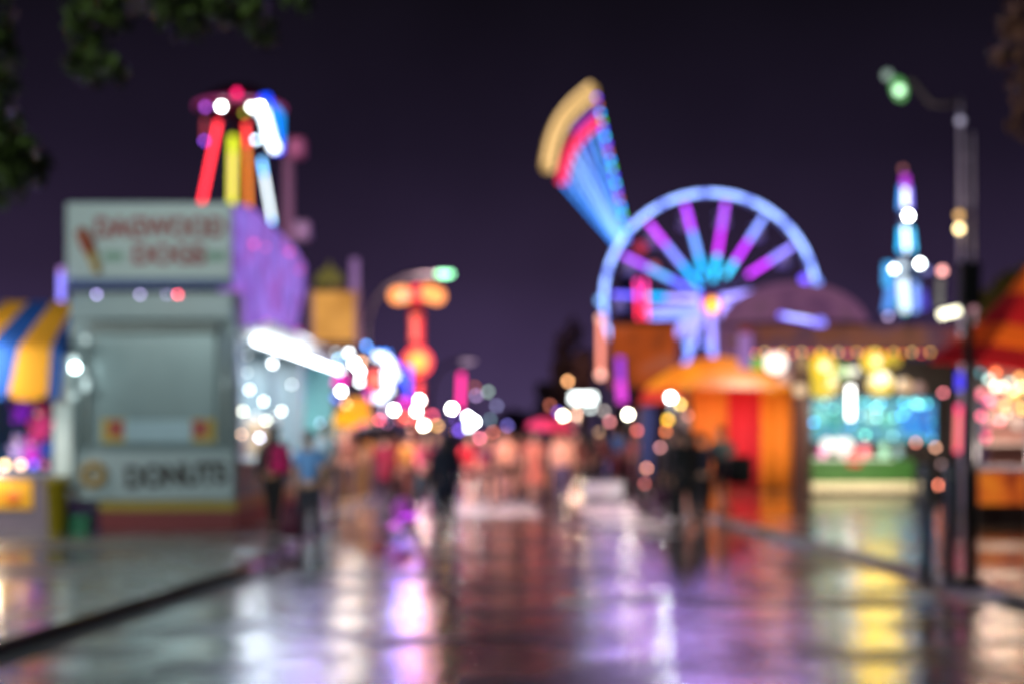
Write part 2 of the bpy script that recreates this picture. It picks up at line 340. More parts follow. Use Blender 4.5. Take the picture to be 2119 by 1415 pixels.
def cloth(J, kind):
    V = []; E = []; Rr = []
    def add(p, r_, par=None):
        V.append(p); Rr.append(r_)
        if par is not None: E.append((par, len(V)-1))
        return len(V)-1
    if kind in ('jacket', 'shirt', 'coat'):
        gr = {'jacket': .02, 'shirt': .012, 'coat': .026}[kind]
        b = add(J['pelvis'] + Vector((0, 0, -.02 if kind != 'coat' else -.3)), .135+gr if kind != 'coat' else .2); wa = add(J['waist'], .118+gr, b); ch = add(J['chest'], .132+gr, wa); add(J['neck'] - Vector((0, 0, .02)), .07, ch)
        for i in (0, 1):
            sh = add(J['sh%d' % i], .058+gr, ch)
            if kind == 'shirt': add(J['sh%d' % i].lerp(J['elb%d' % i], .7), .05+gr, sh)
            else: el = add(J['elb%d' % i], .046+gr, sh); add(J['elb%d' % i].lerp(J['wr%d' % i], .95), .032+gr, el)
    elif kind in ('trousers', 'shorts'):
        pe = add(J['pelvis'] + Vector((0, 0, .06)), .135, None)
        for i in (0, 1):
            hi = add(J['hip%d' % i], .103, pe); mid = add((J['hip%d' % i]+J['knee%d' % i])/2, .09, hi)
            if kind == 'trousers': kn = add(J['knee%d' % i], .072, mid); add(J['knee%d' % i].lerp(J['ankle%d' % i], .93), .056, kn)
    elif kind in ('skirt', 'dress'):
        m = MB(); p0 = J['pelvis']; zb = .5 if kind == 'skirt' else .28
        prof = [(.26, zb), (.24, (zb+p0.z)/2), (.17, p0.z), (.142, p0.z+.16)]
        if kind == 'dress': prof += [(.165, p0.z+.34), (.15, p0.z+.43), (.07, p0.z+.49)]
        n = 24
        for r_, h in prof:
            for i in range(n):
                a = 2*math.pi*i/n; q = r_*(1+.05*math.sin(a*6)*(1 if h < p0.z else 0)); m.v.append(Vector((q*math.cos(a), q*.78*math.sin(a), h)))
        for j in range(len(prof)-1):
            for i in range(n): m.f.append((j*n+i, j*n+(i+1) % n, (j+1)*n+(i+1) % n, (j+1)*n+i)); m.mi.append(0)
        me = bpy.data.meshes.new(kind); me.from_pydata([tuple(v) for v in m.v], [], m.f)
        for p_ in me.polygons: p_.use_smooth = True
        return me
    return skin_mesh(kind, V, E, Rr, 1)
def mb_mesh(m, name):
    me = bpy.data.meshes.new(name); me.from_pydata([tuple(v) for v in m.v], [], m.f)
    for p_ in me.polygons: p_.use_smooth = True
    return me
def hair_mesh(J, kind):
    hc = J['neck'] + Vector((0, -.012, .185)); m = MB(); m.ball(hc, (.098, .105, .1), 16, 8, 0, -.1, Matrix.Rotation(R(-28), 3, 'X'))
    if kind == 'long': m.ball(hc + Vector((0, .06, -.12)), (.088, .05, .19), 14, 8)
    if kind == 'tail': m.path([hc + Vector((0, .1, .03)), hc + Vector((0, .16, -.03)), hc + Vector((0, .14, -.17))], [.03, .035, .012], 8)
    return mb_mesh(m, 'hair')
def shoe_mesh(J, i):
    m = MB(); a, t = J['ankle%d' % i], J['toe%d' % i]; c = (a+t)/2; d = (t-a); d.z = 0; ang = math.atan2(d.x, -d.y)
    rot = Matrix.Rotation(ang, 3, 'Z'); m.ball(Vector((c.x, c.y+.01, min(a.z, t.z+.06)-.03)), (.047, .135, .045), 12, 8, 0, -1, rot); m.tube(a + Vector((0, 0, .03)), a - Vector((0, 0, .04)), .048, .046, 10)
    return mb_mesh(m, 'shoe')
POSES = {'stand': pose_joints((2, -3), (2, 3), (4, -3), (10, 14)), 'walk': pose_joints((24, -20), (6, 20), (-20, 22), (14, 24), .02),
         'stroll': pose_joints((-12, 16), (18, 4), (14, -12), (20, 12)), 'hold': pose_joints((10, -10), (4, 12), (8, 20), (10, 118)), 'push': pose_joints((-18, 20), (22, 6), (32, 32), (52, 52), .04)}
_fm = {}
def fig(kind, pose, extra=None):
    k = (kind, pose, extra)
    if k not in _fm:
        J = POSES[pose]
        _fm[k] = body_mesh(J) if kind == 'body' else hair_mesh(J, extra) if kind == 'hair' else shoe_mesh(J, extra) if kind == 'shoe' else cloth(J, kind)
    return _fm[k]
SKIN = {'fair': (226, 172, 146), 'tan': (190, 134, 104), 'brown': (110, 70, 48)}
EYE = paint((30, 24, 22), .3); LIP = paint((150, 80, 74), .5)
people_group = 'people walking along the fairground street'
def person(px, feet, h, pose, rz, skin, hair, hairc, top, topc, bot, botc, shoec, label):
    d = CH*FPX/(feet-HZN); base_z = 0.004; x = X(px, d)
    line = KL if x < 0 else KR
    for a, b in zip(line, line[1:]):
        if a[1] <= d <= b[1]:
            kx = a[0] + (b[0]-a[0])*(d-a[1])/(b[1]-a[1])
            if (x < kx) if x < 0 else (x > kx): base_z = .12
    d *= (CH-base_z)/CH; x = X(px, d)
    t = thing('person', label, 'person', (x, d, base_z), people_group, R(rz)); t.scale = (h/1.7,)*3
    def part(name, me, mats):
        o = bpy.data.objects.new(name, me); COL.objects.link(o); o.parent = t
        while len(me.materials) < len(mats): me.materials.append(None)
        for sl, mt in zip(o.material_slots, mats): sl.link = 'OBJECT'; sl.material = mt
        return o
    part('body', fig('body', pose), [paint(SKIN[skin], .5), EYE, LIP]); part('hair', fig('hair', pose, hair), [paint(hairc, .5)])
    if bot: part(bot, fig(bot, pose), [paint(botc, .8)])
    if top: part(top, fig(top, pose), [paint(topc, .75)])
    for i in (0, 1): part('shoe', fig('shoe', pose, i), [paint(shoec, .6)])
    return t, d
def hand_pos(t, pose, i):
    J = POSES[pose]; p = J['wr%d' % i] + J['hd%d' % i]*.09
    return t.location + Matrix.Rotation(t.rotation_euler.z, 3, 'Z') @ (p*t.scale.x)
def shoulder_pos(t, pose, i, dy=0.):
    J = POSES[pose]; p = J['sh%d' % i] + Vector((0, dy, 0)); return t.location + Matrix.Rotation(t.rotation_euler.z, 3, 'Z') @ (p*t.scale.x)
def umbrella(at, tilt, rgb, label, r_=.55):
    t = thing('umbrella', label, 'umbrella', at, 'umbrellas held up in the crowd'); t.rotation_euler = (tilt[0], tilt[1], 0)
    n = 8; m = MB(); vs = []; fs = []
    for j in range(5):
        a = R(90-j*17); 
        for i in range(n*2):
            b = 2*math.pi*i/(n*2); q = r_*math.cos(a)/math.cos(R(22))*(1 if i % 2 == 0 else .965); vs.append((q*math.cos(b), q*math.sin(b), .62 + .42*r_*(math.sin(a)-.37)/.63 - (.02 if j == 4 and i % 2 else 0)))
    for j in range(4):
        for i in range(n*2): fs.append((j*n*2+i, (j+1)*n*2+i, (j+1)*n*2+(i+1) % (n*2), j*n*2+(i+1) % (n*2)))
    m.sheet(vs, fs, .006); m.build('canopy', canvas(rgb, .3), t, True, True)
    m = MB(); m.tube((0, 0, -.02), (0, 0, .62+.42*r_+.07), .006); m.build('shaft', STEEL, t, True, True)
    m = MB(); m.path([(0, 0, -.02), (0, 0, -.13), (.02, 0, -.17), (.05, 0, -.17), (.06, 0, -.13)], .014); m.build('handle', DARK, t, True, True)
    for k in range(n):
        m = MB(); a = 2*math.pi*k/n; m.tube((.03*math.cos(a), .03*math.sin(a), .5), (r_*.55*math.cos(a), r_*.55*math.sin(a), .62+.25*r_), .004, None, 6); m.build('rib', STEEL, t, True, True)
    return t
def bag(at, rgb, label, size=(.3, .16, .36), name='backpack', cat='backpack'):
    t = thing(name, label, cat, at); m = MB(); sx, sy, sz = size; m.box((0, 0, -sz/2), size, 0, None, min(size)*.3); m.build('pack', paint(rgb, .8), t, True, True)
    m = MB(); m.box((0, sy/2+.02, -sz*.65), (sx*.75, .06, sz*.45), 0, None, .02); m.build('pocket', paint(rgb, .85), t, True, True)
    for s in (-1, 1):
        m = MB(); m.path([(s*sx*.28, -sy*.3, -.02), (s*sx*.3, -sy*.5-.02, .03), (s*sx*.3, -sy*.5-.05, -sz*.3), (s*sx*.3, -sy*.5, -sz*.7)], .014, 6); m.build('strap', DARK, t, True, True)
    return t
def plush(at, rgb, label, s=1., group='plush prizes', ears='round', rz=0.):
    t = thing('plush_toy', label, 'plush toy', at, group, rz); m = MB()
    m.ball((0, 0, .22*s), (.15*s, .13*s, .2*s)); m.ball((0, -.02*s, .5*s), (.14*s, .13*s, .13*s))
    for q in (-1, 1):
        m.ball((q*.17*s, -.04*s, .28*s), (.06*s, .06*s, .13*s), 10, 7, 0, -1, Matrix.Rotation(q*.6, 3, 'Y')); m.ball((q*.1*s, -.12*s, .07*s), (.07*s, .12*s, .07*s), 10, 7)
    m.build('body', paint(rgb, .95, 0, .2, None, 20), t, True, True)
    for q in (-1, 1):
        m = MB()
        m.ball((q*.1*s, 0, .61*s), .055*s if ears == 'round' else (.035*s, .03*s, .14*s), 10, 7); m.build('ear', paint(rgb, .95, 0, .2, None, 20), t, True, True)
        m = MB(); m.ball((q*.05*s, -.14*s, .53*s), .016*s, 8, 6); m.build('eye', BLACK, t, True, True)
    m = MB(); m.ball((0, -.14*s, .47*s), (.055*s, .04*s, .045*s), 10, 7); m.build('muzzle', paint((235, 215, 200), .9), t, True, True)
    return t
# ------------------------------------------------------------------ lamps on posts
def post_lamp(px, py, d, rgb, w, gain, label, shape='globe', name='post_lamp', group='lamps along the fairground street', base=None, watts=0):
    w *= K; p_ = P(px, py, d); r_ = w/2/FPX*d; bz = .12 if base is None else base
    t = thing(name, label, 'lamp', (p_.x, d, bz), group)
    m = MB(); m.tube((p_.x, d, bz), (p_.x, d, p_.z-r_*.8), .045, .03, 8); m.lathe([(.001, bz), (.14, bz), (.14, bz+.05), (.05, bz+.09)], (p_.x, d, 0), 12); m.build('pole', DARK, t, True)
    m = MB(); m.ball(p_, r_, 14, 9); m.build('globe', led(rgb, w, 'dot', gain), t, True)
    m = MB(); m.lathe([(.03, -r_*.75), (r_*.62, -r_*.85), (r_*.66, -r_*.7), (r_*.7, -r_*.66)], p_, 12); m.build('holder', DARK, t, True)
    if watts: lamp('POINT', p_ + Vector((0, -r_*1.6-.05, 0)), watts*.1, tuple(lin(rgb)), t, r_)
    return t
# ================================================================== LEFT SIDE
# ---- food trailer
D0 = 22.4; xl, xr = X(143, D0), X(489, D0); yb = 29.6; zt = Z(603, D0)
tr = thing('food_trailer', 'tall white and grey dagwood dog food trailer with lit serving side at the left kerb', 'food trailer', ((xl+xr)/2, D0, .12))
m = MB(); yf = D0+.06
m.ext(xl, xr, yf, yf+.1, .62, zt, 0, .02)                                   # end wall
m.ext(xl, xl+.08, yf+.1, yb, .62, 3.3); m.ext(xl, xr, yb, yb+.08, .62, 3.3); m.ext(xl-.05, xr+.06, yf+.6, yb+.1, 3.3, 3.4, 0, .03); m.ext(xl, xr, yf+.1, yf+.6, 3.2, zt); m.ext(xl+.08, xr-.08, yf+.1, yb, .55, .68)
m.ext(xr-.08, xr, yf+.1, yb, .62, 1.25); m.ext(xr-.08, xr, yf+.1, yb, 3.2, 3.3)
for y in (yf+.2, 25.9, yb-.2): m.ext(xr-.09, xr+.01, y-.07, y+.07, 1.25, 3.2)
BODY = paint((112, 130, 136), .4, 0, .1, None, 1.2); m.build('body', BODY, tr)
m = MB(); s0, s1 = Z(596, D0), Z(420, D0); m.ext(xl-.04, xr-.07, D0-.04, D0+.14, s0, s1, 0, .02); sb = m.build('sign_board', paint((160, 174, 176), .4, 0, .06, None, 1.), tr)
RED = paint((140, 16, 24), .5); lettering('DAGWOOD', (X(333, D0), D0-.05, Z(474, D0)), .42, RED, sb, 2.05); lettering('DOGS', (X(352, D0), D0-.05, Z(530, D0)), .40, RED, sb, 1.15)
m = MB(); m.ext(xl, xr-.06, D0-.055, D0-.042, Z(597, D0), Z(577, D0)); m.build('blue_stripe', paint((38, 66, 128), .5), sb)
m = MB()
for px in (236, 448): m.ext(X(px-20, D0), X(px+20, D0), D0-.055, D0-.042, Z(541, D0), Z(522, D0))
m.build('green_bar', paint((110, 150, 128), .5), sb)
m = MB(); a, b = P(168, 478, D0-.06), P(188, 522, D0-.06); m.path([a+(a-b)*.12, a, (a+b)/2, b, b+(b-a)*.08], [.03, .1, .11, .105, .05], 12); dg_ = m.build('dagwood_dog', paint((168, 78, 52), .6), sb, True)
m = MB(); a, b = P(188, 522, D0-.06), P(204, 566, D0-.06); m.path([a, b], [.085, .06], 10); m.build('stick', paint((190, 150, 60), .6), dg_, True)
m = MB(); m.ext(X(195, D0), X(448, D0), D0-.01, yf, Z(922, D0), Z(690, D0), 0, .02); fp = m.build('front_panel', paint((132, 150, 154), .25, .1, .3, None, .9), tr)
m = MB(); m.ext(X(188, D0), X(455, D0), D0-.12, yf, Z(688, D0), Z(668, D0), 0, .02); m.build('visor', paint((110, 118, 118), .4), tr)
m = MB(); m.ext(xl+.02, xr-.04, D0-.06, yf, Z(664, D0), Z(606, D0), 0, .03); m.build('header_panel', paint((120, 138, 144), .35), tr)
for px in (178, 467):
    m = MB(); m.tube((X(px, D0), D0-.02, Z(922, D0)), (X(px, D0), D0-.02, Z(690, D0)), .035); m.build('corner_post', paint((176, 186, 184), .3, .4), tr, True)
for px, c in ((236, 0), (420, 1)):
    m = MB(); m.ext(X(px-24, D0), X(px+26, D0), D0-.03, D0-.012, Z(914, D0), Z(866, D0)); st = m.build('sticker', paint((176, 150, 40), .5), tr)
    m = MB(); q = px+4 if c == 0 else px-6; m.ext(X(q-14, D0), X(q+16, D0), D0-.036, D0-.031, Z(902, D0), Z(870, D0)); m.build('red_square', paint((160, 40, 40), .5), st)
m = MB(); m.ext(xl-.02, xr-.03, D0-.03, yf, Z(1034, D0), Z(934, D0), 0, .02); lp = m.build('lower_panel', paint((150, 164, 170), .4, 0, .08, None, 1.), tr)
m = MB(); m.torus((X(196, D0), D0-.04, Z(982, D0)), .15, .07, 28, 10); m.build('doughnut_picture', paint((152, 122, 62), .6), lp, True)
lettering('DONUTS', (X(366, D0), D0-.04, Z(984, D0)), .46, paint((36, 26, 24), .6), lp, 1.6, 0, 0, R(3))
m = MB(); m.ext(X(205, D0), xr, D0, yf+.02, Z(1056, D0), Z(1036, D0)); m.build('yellow_band', paint((150, 126, 30), .5), tr)
m = MB(); m.ext(X(205, D0), xr, D0+.01, yf+.02, .13, Z(1057, D0)); m.build('skirt', paint((112, 26, 34), .6), tr)
m = MB(); m.ext(xr-.04, xr+.015, yf+.03, yb, Z(1056, D0), Z(1030, D0)); m.build('yellow_band', paint((200, 130, 50), .5), tr)
m = MB(); m.ext(xr-.04, xr+.01, yf+.03, yb, .13, Z(1057, D0)); m.build('skirt', paint((176, 62, 40), .6), tr)
m = MB(); m.ext(xr-.2, xr+.32, yf+.25, yb-.1, 1.2, 1.26, 0, .015); m.build('counter', paint((206, 208, 214), .3), tr)
for y in (24.4, 27.8):
    for x in (xl+.1, xr-.25):
        m = MB(); m.lathe([(.1, -.1), (.3, -.1), (.33, -.06), (.33, .06), (.3, .1), (.1, .1)], (x+.06, y, .45), 20, 0, 'X'); wl = m.build('wheel', RUBBER, tr, True)
for px, c, wd, gn in ((200, (176, 160, 230), 10, .45), (290, (176, 160, 215), 9, .4), (368, (250, 84, 104), 10, .8), (345, (150, 140, 190), 8, .25)):
    m = MB(); m.ball(P(px, 610, D0-.06), wd*K/2/FPX*D0, 10, 6); m.build('light_dot', led(c, wd*K, 'dot', gn), tr, True)  # glowing dots stand in for reflections under the sign
# serving side: awning flap, tubes, interior
m = MB(); m.sheet([(xr, yf+.1, 3.26), (xr, yb, 3.26), (xr+.55, yb, 3.4), (xr+.55, yf+.1, 3.4)], [(0, 1, 2, 3)], .04); m.build('awning_flap', WHITE, tr)
for y0, y1 in ((23.1, 26.0), (26.15, 29.5)):
    m = MB(); m.tube((xr+.16, y0, 3.17), (xr+.16, y1, 3.17), .032, None, 10); m.build('fluorescent_tube', led((240, 247, 255), 6, 'line', 2.0), tr, True)
INT = paint((206, 214, 226), .5, 0, .1)
for z in (1.55, 1.95, 2.35, 2.75):
    m = MB(); m.ext(xl+.1, xl+.5, yf+.3, yb-.2, z-.03, z); sf = m.build('shelf', INT, tr)
m = MB(); y = 23.3
rs = random.Random(3)
goods = [(210, 220, 230), (120, 160, 200), (226, 190, 150), (190, 200, 120), (220, 224, 230), (230, 150, 110), (150, 190, 190)]
for z in (1.55, 1.95, 2.35, 2.75):
    gm = [MB() for _ in goods]; y = 23.1
    while y < 29.2:
        h = rs.uniform(.16, .3); gm[rs.randrange(7)].lathe([(.001, z), (.07, z), (.075, z+h*.7), (.03, z+h*.85), (.03, z+h), (.001, z+h)], (xl+.36, y, 0), 8); y += rs.uniform(.18, .34)
    for q, c in zip(gm, goods):
        if q.v: q.build('bottle_row', paint(c, .3), tr, True)
m = MB(); m.ext(xr-.75, xr-.35, 23.4, 25.2, 1.26, 1.75, 0, .03); m.build('fryer', STEEL, tr)
m = MB(); m.ext(xr-.7, xr-.3, 26.8, 28.4, 1.26, 1.95, 0, .04); m.build('warmer_cabinet', paint((200, 170, 140), .3), tr)
lamp('AREA', ((xl+xr)/2, 25.2, 3.2), 150, (.86, .93, 1), tr, 1.4, ((xl+xr)/2, 25.2, 0)); lamp('AREA', ((xl+xr)/2+.2, 28.2, 3.2), 150, (.84, .92, 1), tr, 1.4, ((xl+xr)/2, 28.2, 0))
lamp('AREA', (xr+1.0, 26.2, 3.3), 45, (.8, .86, 1), tr, 1.6, (xr, 26.2, .5))
for px, py, d, wd, gn in ((570, 752, 25.3, 13, 2.5), (497, 735, 22.9, 9, .3), (497, 770, 22.9, 9, .3), (610, 795, 27.5, 11, .8), (556, 858, 24.9, 11, .5), (604, 960-100, 27, 9, .4)):
    m = MB(); m.ball((xr+.08 if py < 800 else xr-.15, d, Z(py, d)), wd*K/2/FPX*d, 10, 6); m.build('bulb', led((240, 246, 250), wd, 'dot', gn), tr, True)
for px, py, d, c, gn in ((515, 812, 23.6, (220, 240, 225), .35), (530, 850, 24, (235, 235, 215), .4), (545, 806, 24.6, (210, 225, 250), .4), (512, 880, 23.4, (255, 215, 180), .6), (528, 898, 23.8, (255, 205, 160), .5), (583, 830, 26, (225, 240, 245), .5), (590, 870, 26.3, (235, 240, 220), .4), (572, 905, 25.6, (210, 215, 245), .5), (618, 850, 28, (240, 250, 250), .5), (500, 850, 23.1, (225, 230, 215), .35)):
    m = MB(); m.ball((xr-.2, d, Z(py, d)), .028, 10, 6); m.build('bulb', led(c, 9*K, 'dot', gn), tr, True)
m = MB(); m.ext(X(258, D0), X(398, D0), D0-.035, D0-.012, Z(914, D0), Z(868, D0), 0, .008); m.build('window_flap', paint((150, 172, 184), .3, .2), tr)
# ---- teal stall beyond the trailer
st = thing('food_stall', 'white stall with pale teal interior right behind the food trailer', 'stall', (-5.2, 32.4, .12))
m = MB(); m.ext(-6.6, -6.5, 29.95, 35, .12, 3.3); m.ext(-6.5, -4.4, 34.9, 35, .12, 3.3); m.ext(-6.5, -4.4, 29.95, 30.05, .12, 3.3); m.build('wall', paint((120, 186, 186), .5), st)
m = MB(); m.sheet([(-6.8, 29.8, 3.75), (-6.8, 35.2, 3.75), (-4.0, 35.2, 3.32), (-4.0, 29.8, 3.32)], [(0, 3, 2, 1)], .05); m.build('roof', canvas((190, 190, 205), .3), st)
m = MB(); m.ext(-4.75, -4.25, 30.2, 34.8, .12, 1.15, 0, .03); m.build('counter', paint((190, 184, 196), .4), st)
m = MB(); m.tube((-4.2, 30.0, 3.17), (-4.2, 34.9, 3.17), .036); m.build('fluorescent_tube', led((240, 247, 255), 6, 'line', 2.0), st, True)
lamp('AREA', (-5.4, 32.4, 3.0), 110, (.8, 1, 1), st, 1.6, (-5.4, 32.4, 0))
lamp('SPOT', (-3.7, 25.5, 3.2), 800, (1, .68, .68), tr, .12, (.4, 31, .6), 110, .8); lamp('SPOT', (-3.8, 31, 3.2), 900, (1, .7, .66), st, .12, (.4, 31, .9), 130, .8)
lamp('AREA', (xr+.2, 22.6, 3.2), 16, (.5, .65, 1), tr, 1.5, (-4.3, 16.3, 0))  # light added for a bluish sheen along the kerb
# ---- striped game stall at the far left
gs = thing('game_stall', 'game stall under a yellow and blue striped canopy at the left edge', 'stall', (-9.2, 22.8, .12))
YE, BL = canvas((250, 180, 40), .35), canvas((24, 88, 176), .35); m = MB()
x0 = -12.2; yE = 22.0; zE = Z(718, yE); zV = Z(818, yE); zT = Z(622, 23.6); vs = []; fs = []; ms = []
ed = [(-7.25, -6.95, -6.98)] + [(-7.29-.4*q, -7.13-.5*q, -7.17-.6*q) for q in range(9)]
for i, (ta_, te_, tv_) in enumerate(ed):
    vs += [(ta_, 23.8, zT), ((ta_+te_)/2-.05, 22.9, (zT+zE)/2-.06), (te_, yE, zE), (tv_, yE-.03, zV+.05)]
for i in range(len(ed)-1):
    for k in range(3): fs.append((i*4+k, (i+1)*4+k, (i+1)*4+k+1, i*4+k+1)); ms.append(i % 2)
m.sheet(vs, fs, .02, ms)
for i in range(len(ed)-1):                                                # scalloped valance ends
    xa, xb_ = ed[i+1][2], ed[i][2]; poly = [(xa+(xb_-xa)*(.5-.5*math.cos(R(a))), zV+.05-.13*math.sin(R(a))) for a in range(0, 181, 20)]
    m.prism(poly, yE-.05, yE-.03, i % 2)
m.build('canopy', [BL, YE], gs)
m = MB(); m.ext(X(112, 22.3), X(152, 22.3), 22.25, 22.5, 1.0, 2.9, 0, .03); m.build('corner_panel', paint((214, 226, 226), .4), gs)
m = MB(); m.ext(x0, X(60, 22.6), 24.6, 24.7, .12, 3.4); m.build('back_wall', paint((24, 76, 130), .6), gs)
m = MB(); m.ext(x0, X(118, 22.4), 22.3, 22.8, 1.0, 1.06, 0, .01); m.build('counter_top', paint((150, 150, 170), .4), gs)
m = MB(); m.ext(x0, X(100, 22.4), 22.36, 22.7, .12, 1.0); cf = m.build('counter_front', paint((120, 104, 120), .5), gs)
m = MB(); m.ext(x0, X(68, 22.36), 22.33, 22.357, Z(1052, 22.36), Z(992, 22.36), 0, .01); m.build('yellow_panel', paint((250, 176, 30), .4), cf)
m = MB(); m.ball((X(26, 22.3), 22.33, Z(1030, 22.3)), (.14, .02, .1), 14, 8); m.build('orange_badge', paint((230, 110, 30), .4), cf, True)
m = MB(); m.tube((X(122, 22.2), 22.3, Z(622, 22.2)), (X(122, 22.2), 22.3, Z(566, 22.2)), .05); m.build('tube_lamp', led((140, 130, 250), 13, 'line', 1.), gs, True)
m = MB(); m.tube((X(122, 22.2), 22.3, Z(575, 22.2)), (X(122, 22.2), 22.3, Z(552, 22.2)), .045); m.build('tube_lamp', led((150, 110, 180), 12, 'line', .9), gs, True)
for px, c, gn in ((10, (255, 220, 160), 1.3), (43, (255, 205, 175), 1.2), (70, (90, 80, 220), .7), (92, (200, 90, 130), .3)):
    m = MB(); m.ball(P(px, 961, 22.25), .05, 12, 8); m.build('bulb', led(c, 13, 'dot', gn), gs, True)
for px, py, gn in ((155, 760, 3.), (153, 745, .5), (177, 703, .2), (177, 790, .25), (176, 800, .25), (152, 818, .18), (170, 768, .2)):
    m = MB(); m.ball(P(px, py, 21.9), .05, 12, 8); m.build('bulb', led((214, 240, 240), 13, 'dot', gn), gs, True)  # bright one is a work lamp, the faint ones stand for glints
lamp('AREA', (-8.6, 21.6, 3.0), 110, (1, .93, .85), gs, .8, (-8.4, 23.2, 1.6)); lamp('POINT', (-8.1, 22.2, 1.15), 14, (1, .8, .6), gs, .06); lamp('SPOT', (-9.4, 18.4, .3), 130, (1, .95, .85), gs, .1, (-8.3, 23, 3.3), 60)
for px, py, c, s, lb in ((48, 845, (150, 40, 230), 1.05, 'purple plush toy hanging leftmost under the striped canopy'), (88, 880, (250, 70, 150), 1.15, 'large pink plush toy under the striped canopy'), (70, 938, (220, 60, 220), .85, 'magenta plush toy low beside the blue one'),
                         (98, 925, (10, 90, 200), .7, 'small blue plush toy by the white corner panel'), (40, 930, (170, 150, 220), .8, 'pale lilac plush toy sitting on the game counter')):
    plush(P(px, py+28*s, 22.55), c, lb, s*.8, 'plush prizes of the striped game stall', 'round', rnd.uniform(-.3, .3))
# ---- bin, crate
b = thing('rubbish_bin', 'tall yellow rubbish bin between the striped stall and food trailer', 'bin', (X(117, 21.9), 21.9, .12))
m = MB(); m.lathe([(.001, 0), (.12, 0), (.175, .82), (.185, .82), (.185, .86), (.165, .86), (.12, .1), (.001, .1)], (0, 0, 0), 20); m.build('bin_body', paint((170, 150, 12), .45), b, True, True)
m = MB(); m.torus((0, 0, .84), .18, .018, 24, 8, 0, 'Z'); m.build('rim', paint((150, 130, 10), .4), b, True, True)
b = thing('crate', 'green plastic crate tucked under the trailer corner', 'crate', (X(165, 22.3), 22.25, .12)); m = MB()
m.ext(-.16, .16, -.12, .12, 0, .02)
for z in (.03, .12, .21): m.ext(-.17, .17, -.13, -.115, z, z+.06); m.ext(-.17, .17, .115, .13, z, z+.06); m.ext(-.17, -.155, -.115, .115, z, z+.06); m.ext(.155, .17, -.115, .115, z, z+.06)
for sx in (-1, 1):
    for sy in (-1, 1): m.ext(sx*.16-.016, sx*.16+.016, sy*.12-.016, sy*.12+.016, .02, .285)
m.build('crate_body', paint((16, 120, 78), .5), b, False, True)
# ---- purple lit fun-house facade above the stalls
fa = thing('ride_facade', 'tall purple lit fun house facade rising behind the food trailer', 'ride facade', (-5.6, 31, .12))
m = MB(); xs = -5.25
prof = [(26.4, 3.45), (33.6, 3.45), (36.2, 5.4), (36.2, 5.9), (34.6, 6.1), (29.4, 6.25), (28.0, 6.15), (27.4, 5.0)]
vs = [(xs, y, z) for y, z in prof] + [(xs-.3, y, z) for y, z in prof]; n = len(prof)
m._add(vs, [tuple(range(n)), tuple(reversed(range(n, 2*n)))] + [(i, n+i, n+(i+1) % n, (i+1) % n) for i in range(n)])
m.build('panel', glow_patches([(104, 58, 128), (140, 92, 200), (152, 124, 235), (172, 96, 205), (112, 64, 140)], 1.1, .95, 4., 4.), fa)
m = MB()
for y in (27.2, 31.4, 35.6): m.tube((xs-.6, y, .12), (xs-.6, y, 5.4), .07)
m.build('frame', DARK, fa)
for px, py, d, wd, gn in ((537, 505, 28.6, 22, .75), (600, 522, 33.2, 22, .6), (560, 512, 30, 16, .3), (510, 636, 27., 20, .5), (556, 668, 30.1, 20, .4), (625, 560, 34.8, 18, .25), (620, 725-40, 34.6, 20, .3)):
    m = MB(); m.ball((xs+.06, d, Z(py, d)), wd*K/2/FPX*d, 12, 7); m.build('lamp_globe', led((255, 96, 190), wd, 'dot', gn), fa, True)
# ---- orange billboard with dome
ob = thing('billboard', 'glowing amber billboard on posts left of the street lamp', 'billboard', (X(690, 44), 44, .12))
m = MB(); m.ext(X(648, 44), X(735, 44), 44, 44.25, Z(706, 44), Z(604, 44), 0, .03); m.build('panel', glow_patches([(206, 140, 60), (240, 170, 80), (232, 160, 74)], .7, .85, 2.), ob)
for q in (734, 639):
    m = MB(); m.ext(X(q, 44), X(q+10, 44), 43.95, 44.3, Z(715, 44), Z(600, 44), 0, .02); m.build('frame_post', paint((200, 150, 160), .5), ob)
for px in (660, 725):
    m = MB(); m.tube((X(px, 44), 44.12, .12), (X(px, 44), 44.12, Z(707, 44)), .07); m.build('post', DARK, ob, True)
do = thing('dome_kiosk', 'kiosk with olive yellow dome behind the amber billboard', 'kiosk', (X(682, 50), 50, .12))
m = MB(); m.ball((X(682, 50), 50, Z(592, 50)), (.52, .52, .62), 20, 10, 0, -.2); m.lathe([(.1, .6), (.02, .85), (.001, .9)], (X(682, 50), 50, Z(592, 50)), 10); m.build('dome', glow_patches([(90, 70, 50), (140, 130, 60), (110, 100, 60)], 1.2, .55, 6.), do, True)  # the dome itself emits its olive tone
m = MB(); m.lathe([(.5, .12), (.5, Z(592, 50)-.1), (.56, Z(592, 50)), (.001, Z(592, 50))], (X(682, 50), 50, 0), 20); m.build('drum', paint((110, 90, 80), .6), do, True)
pl = thing('light_post', 'slim dim mauve light post right of the amber billboard', 'light post', (X(734, 48), 48, .12))
m = MB(); m.tube((X(734, 48), 48, .12), (X(734, 48), 48, Z(620, 48)), .08); m.build('pole', DARK, pl, True)
m = MB(); m.tube((X(734, 48), 48, Z(620, 48)), (X(734, 48), 48, Z(536, 48)), .14); m.build('tube_lamp', led((126, 92, 140), 17, 'line', .8), pl, True)
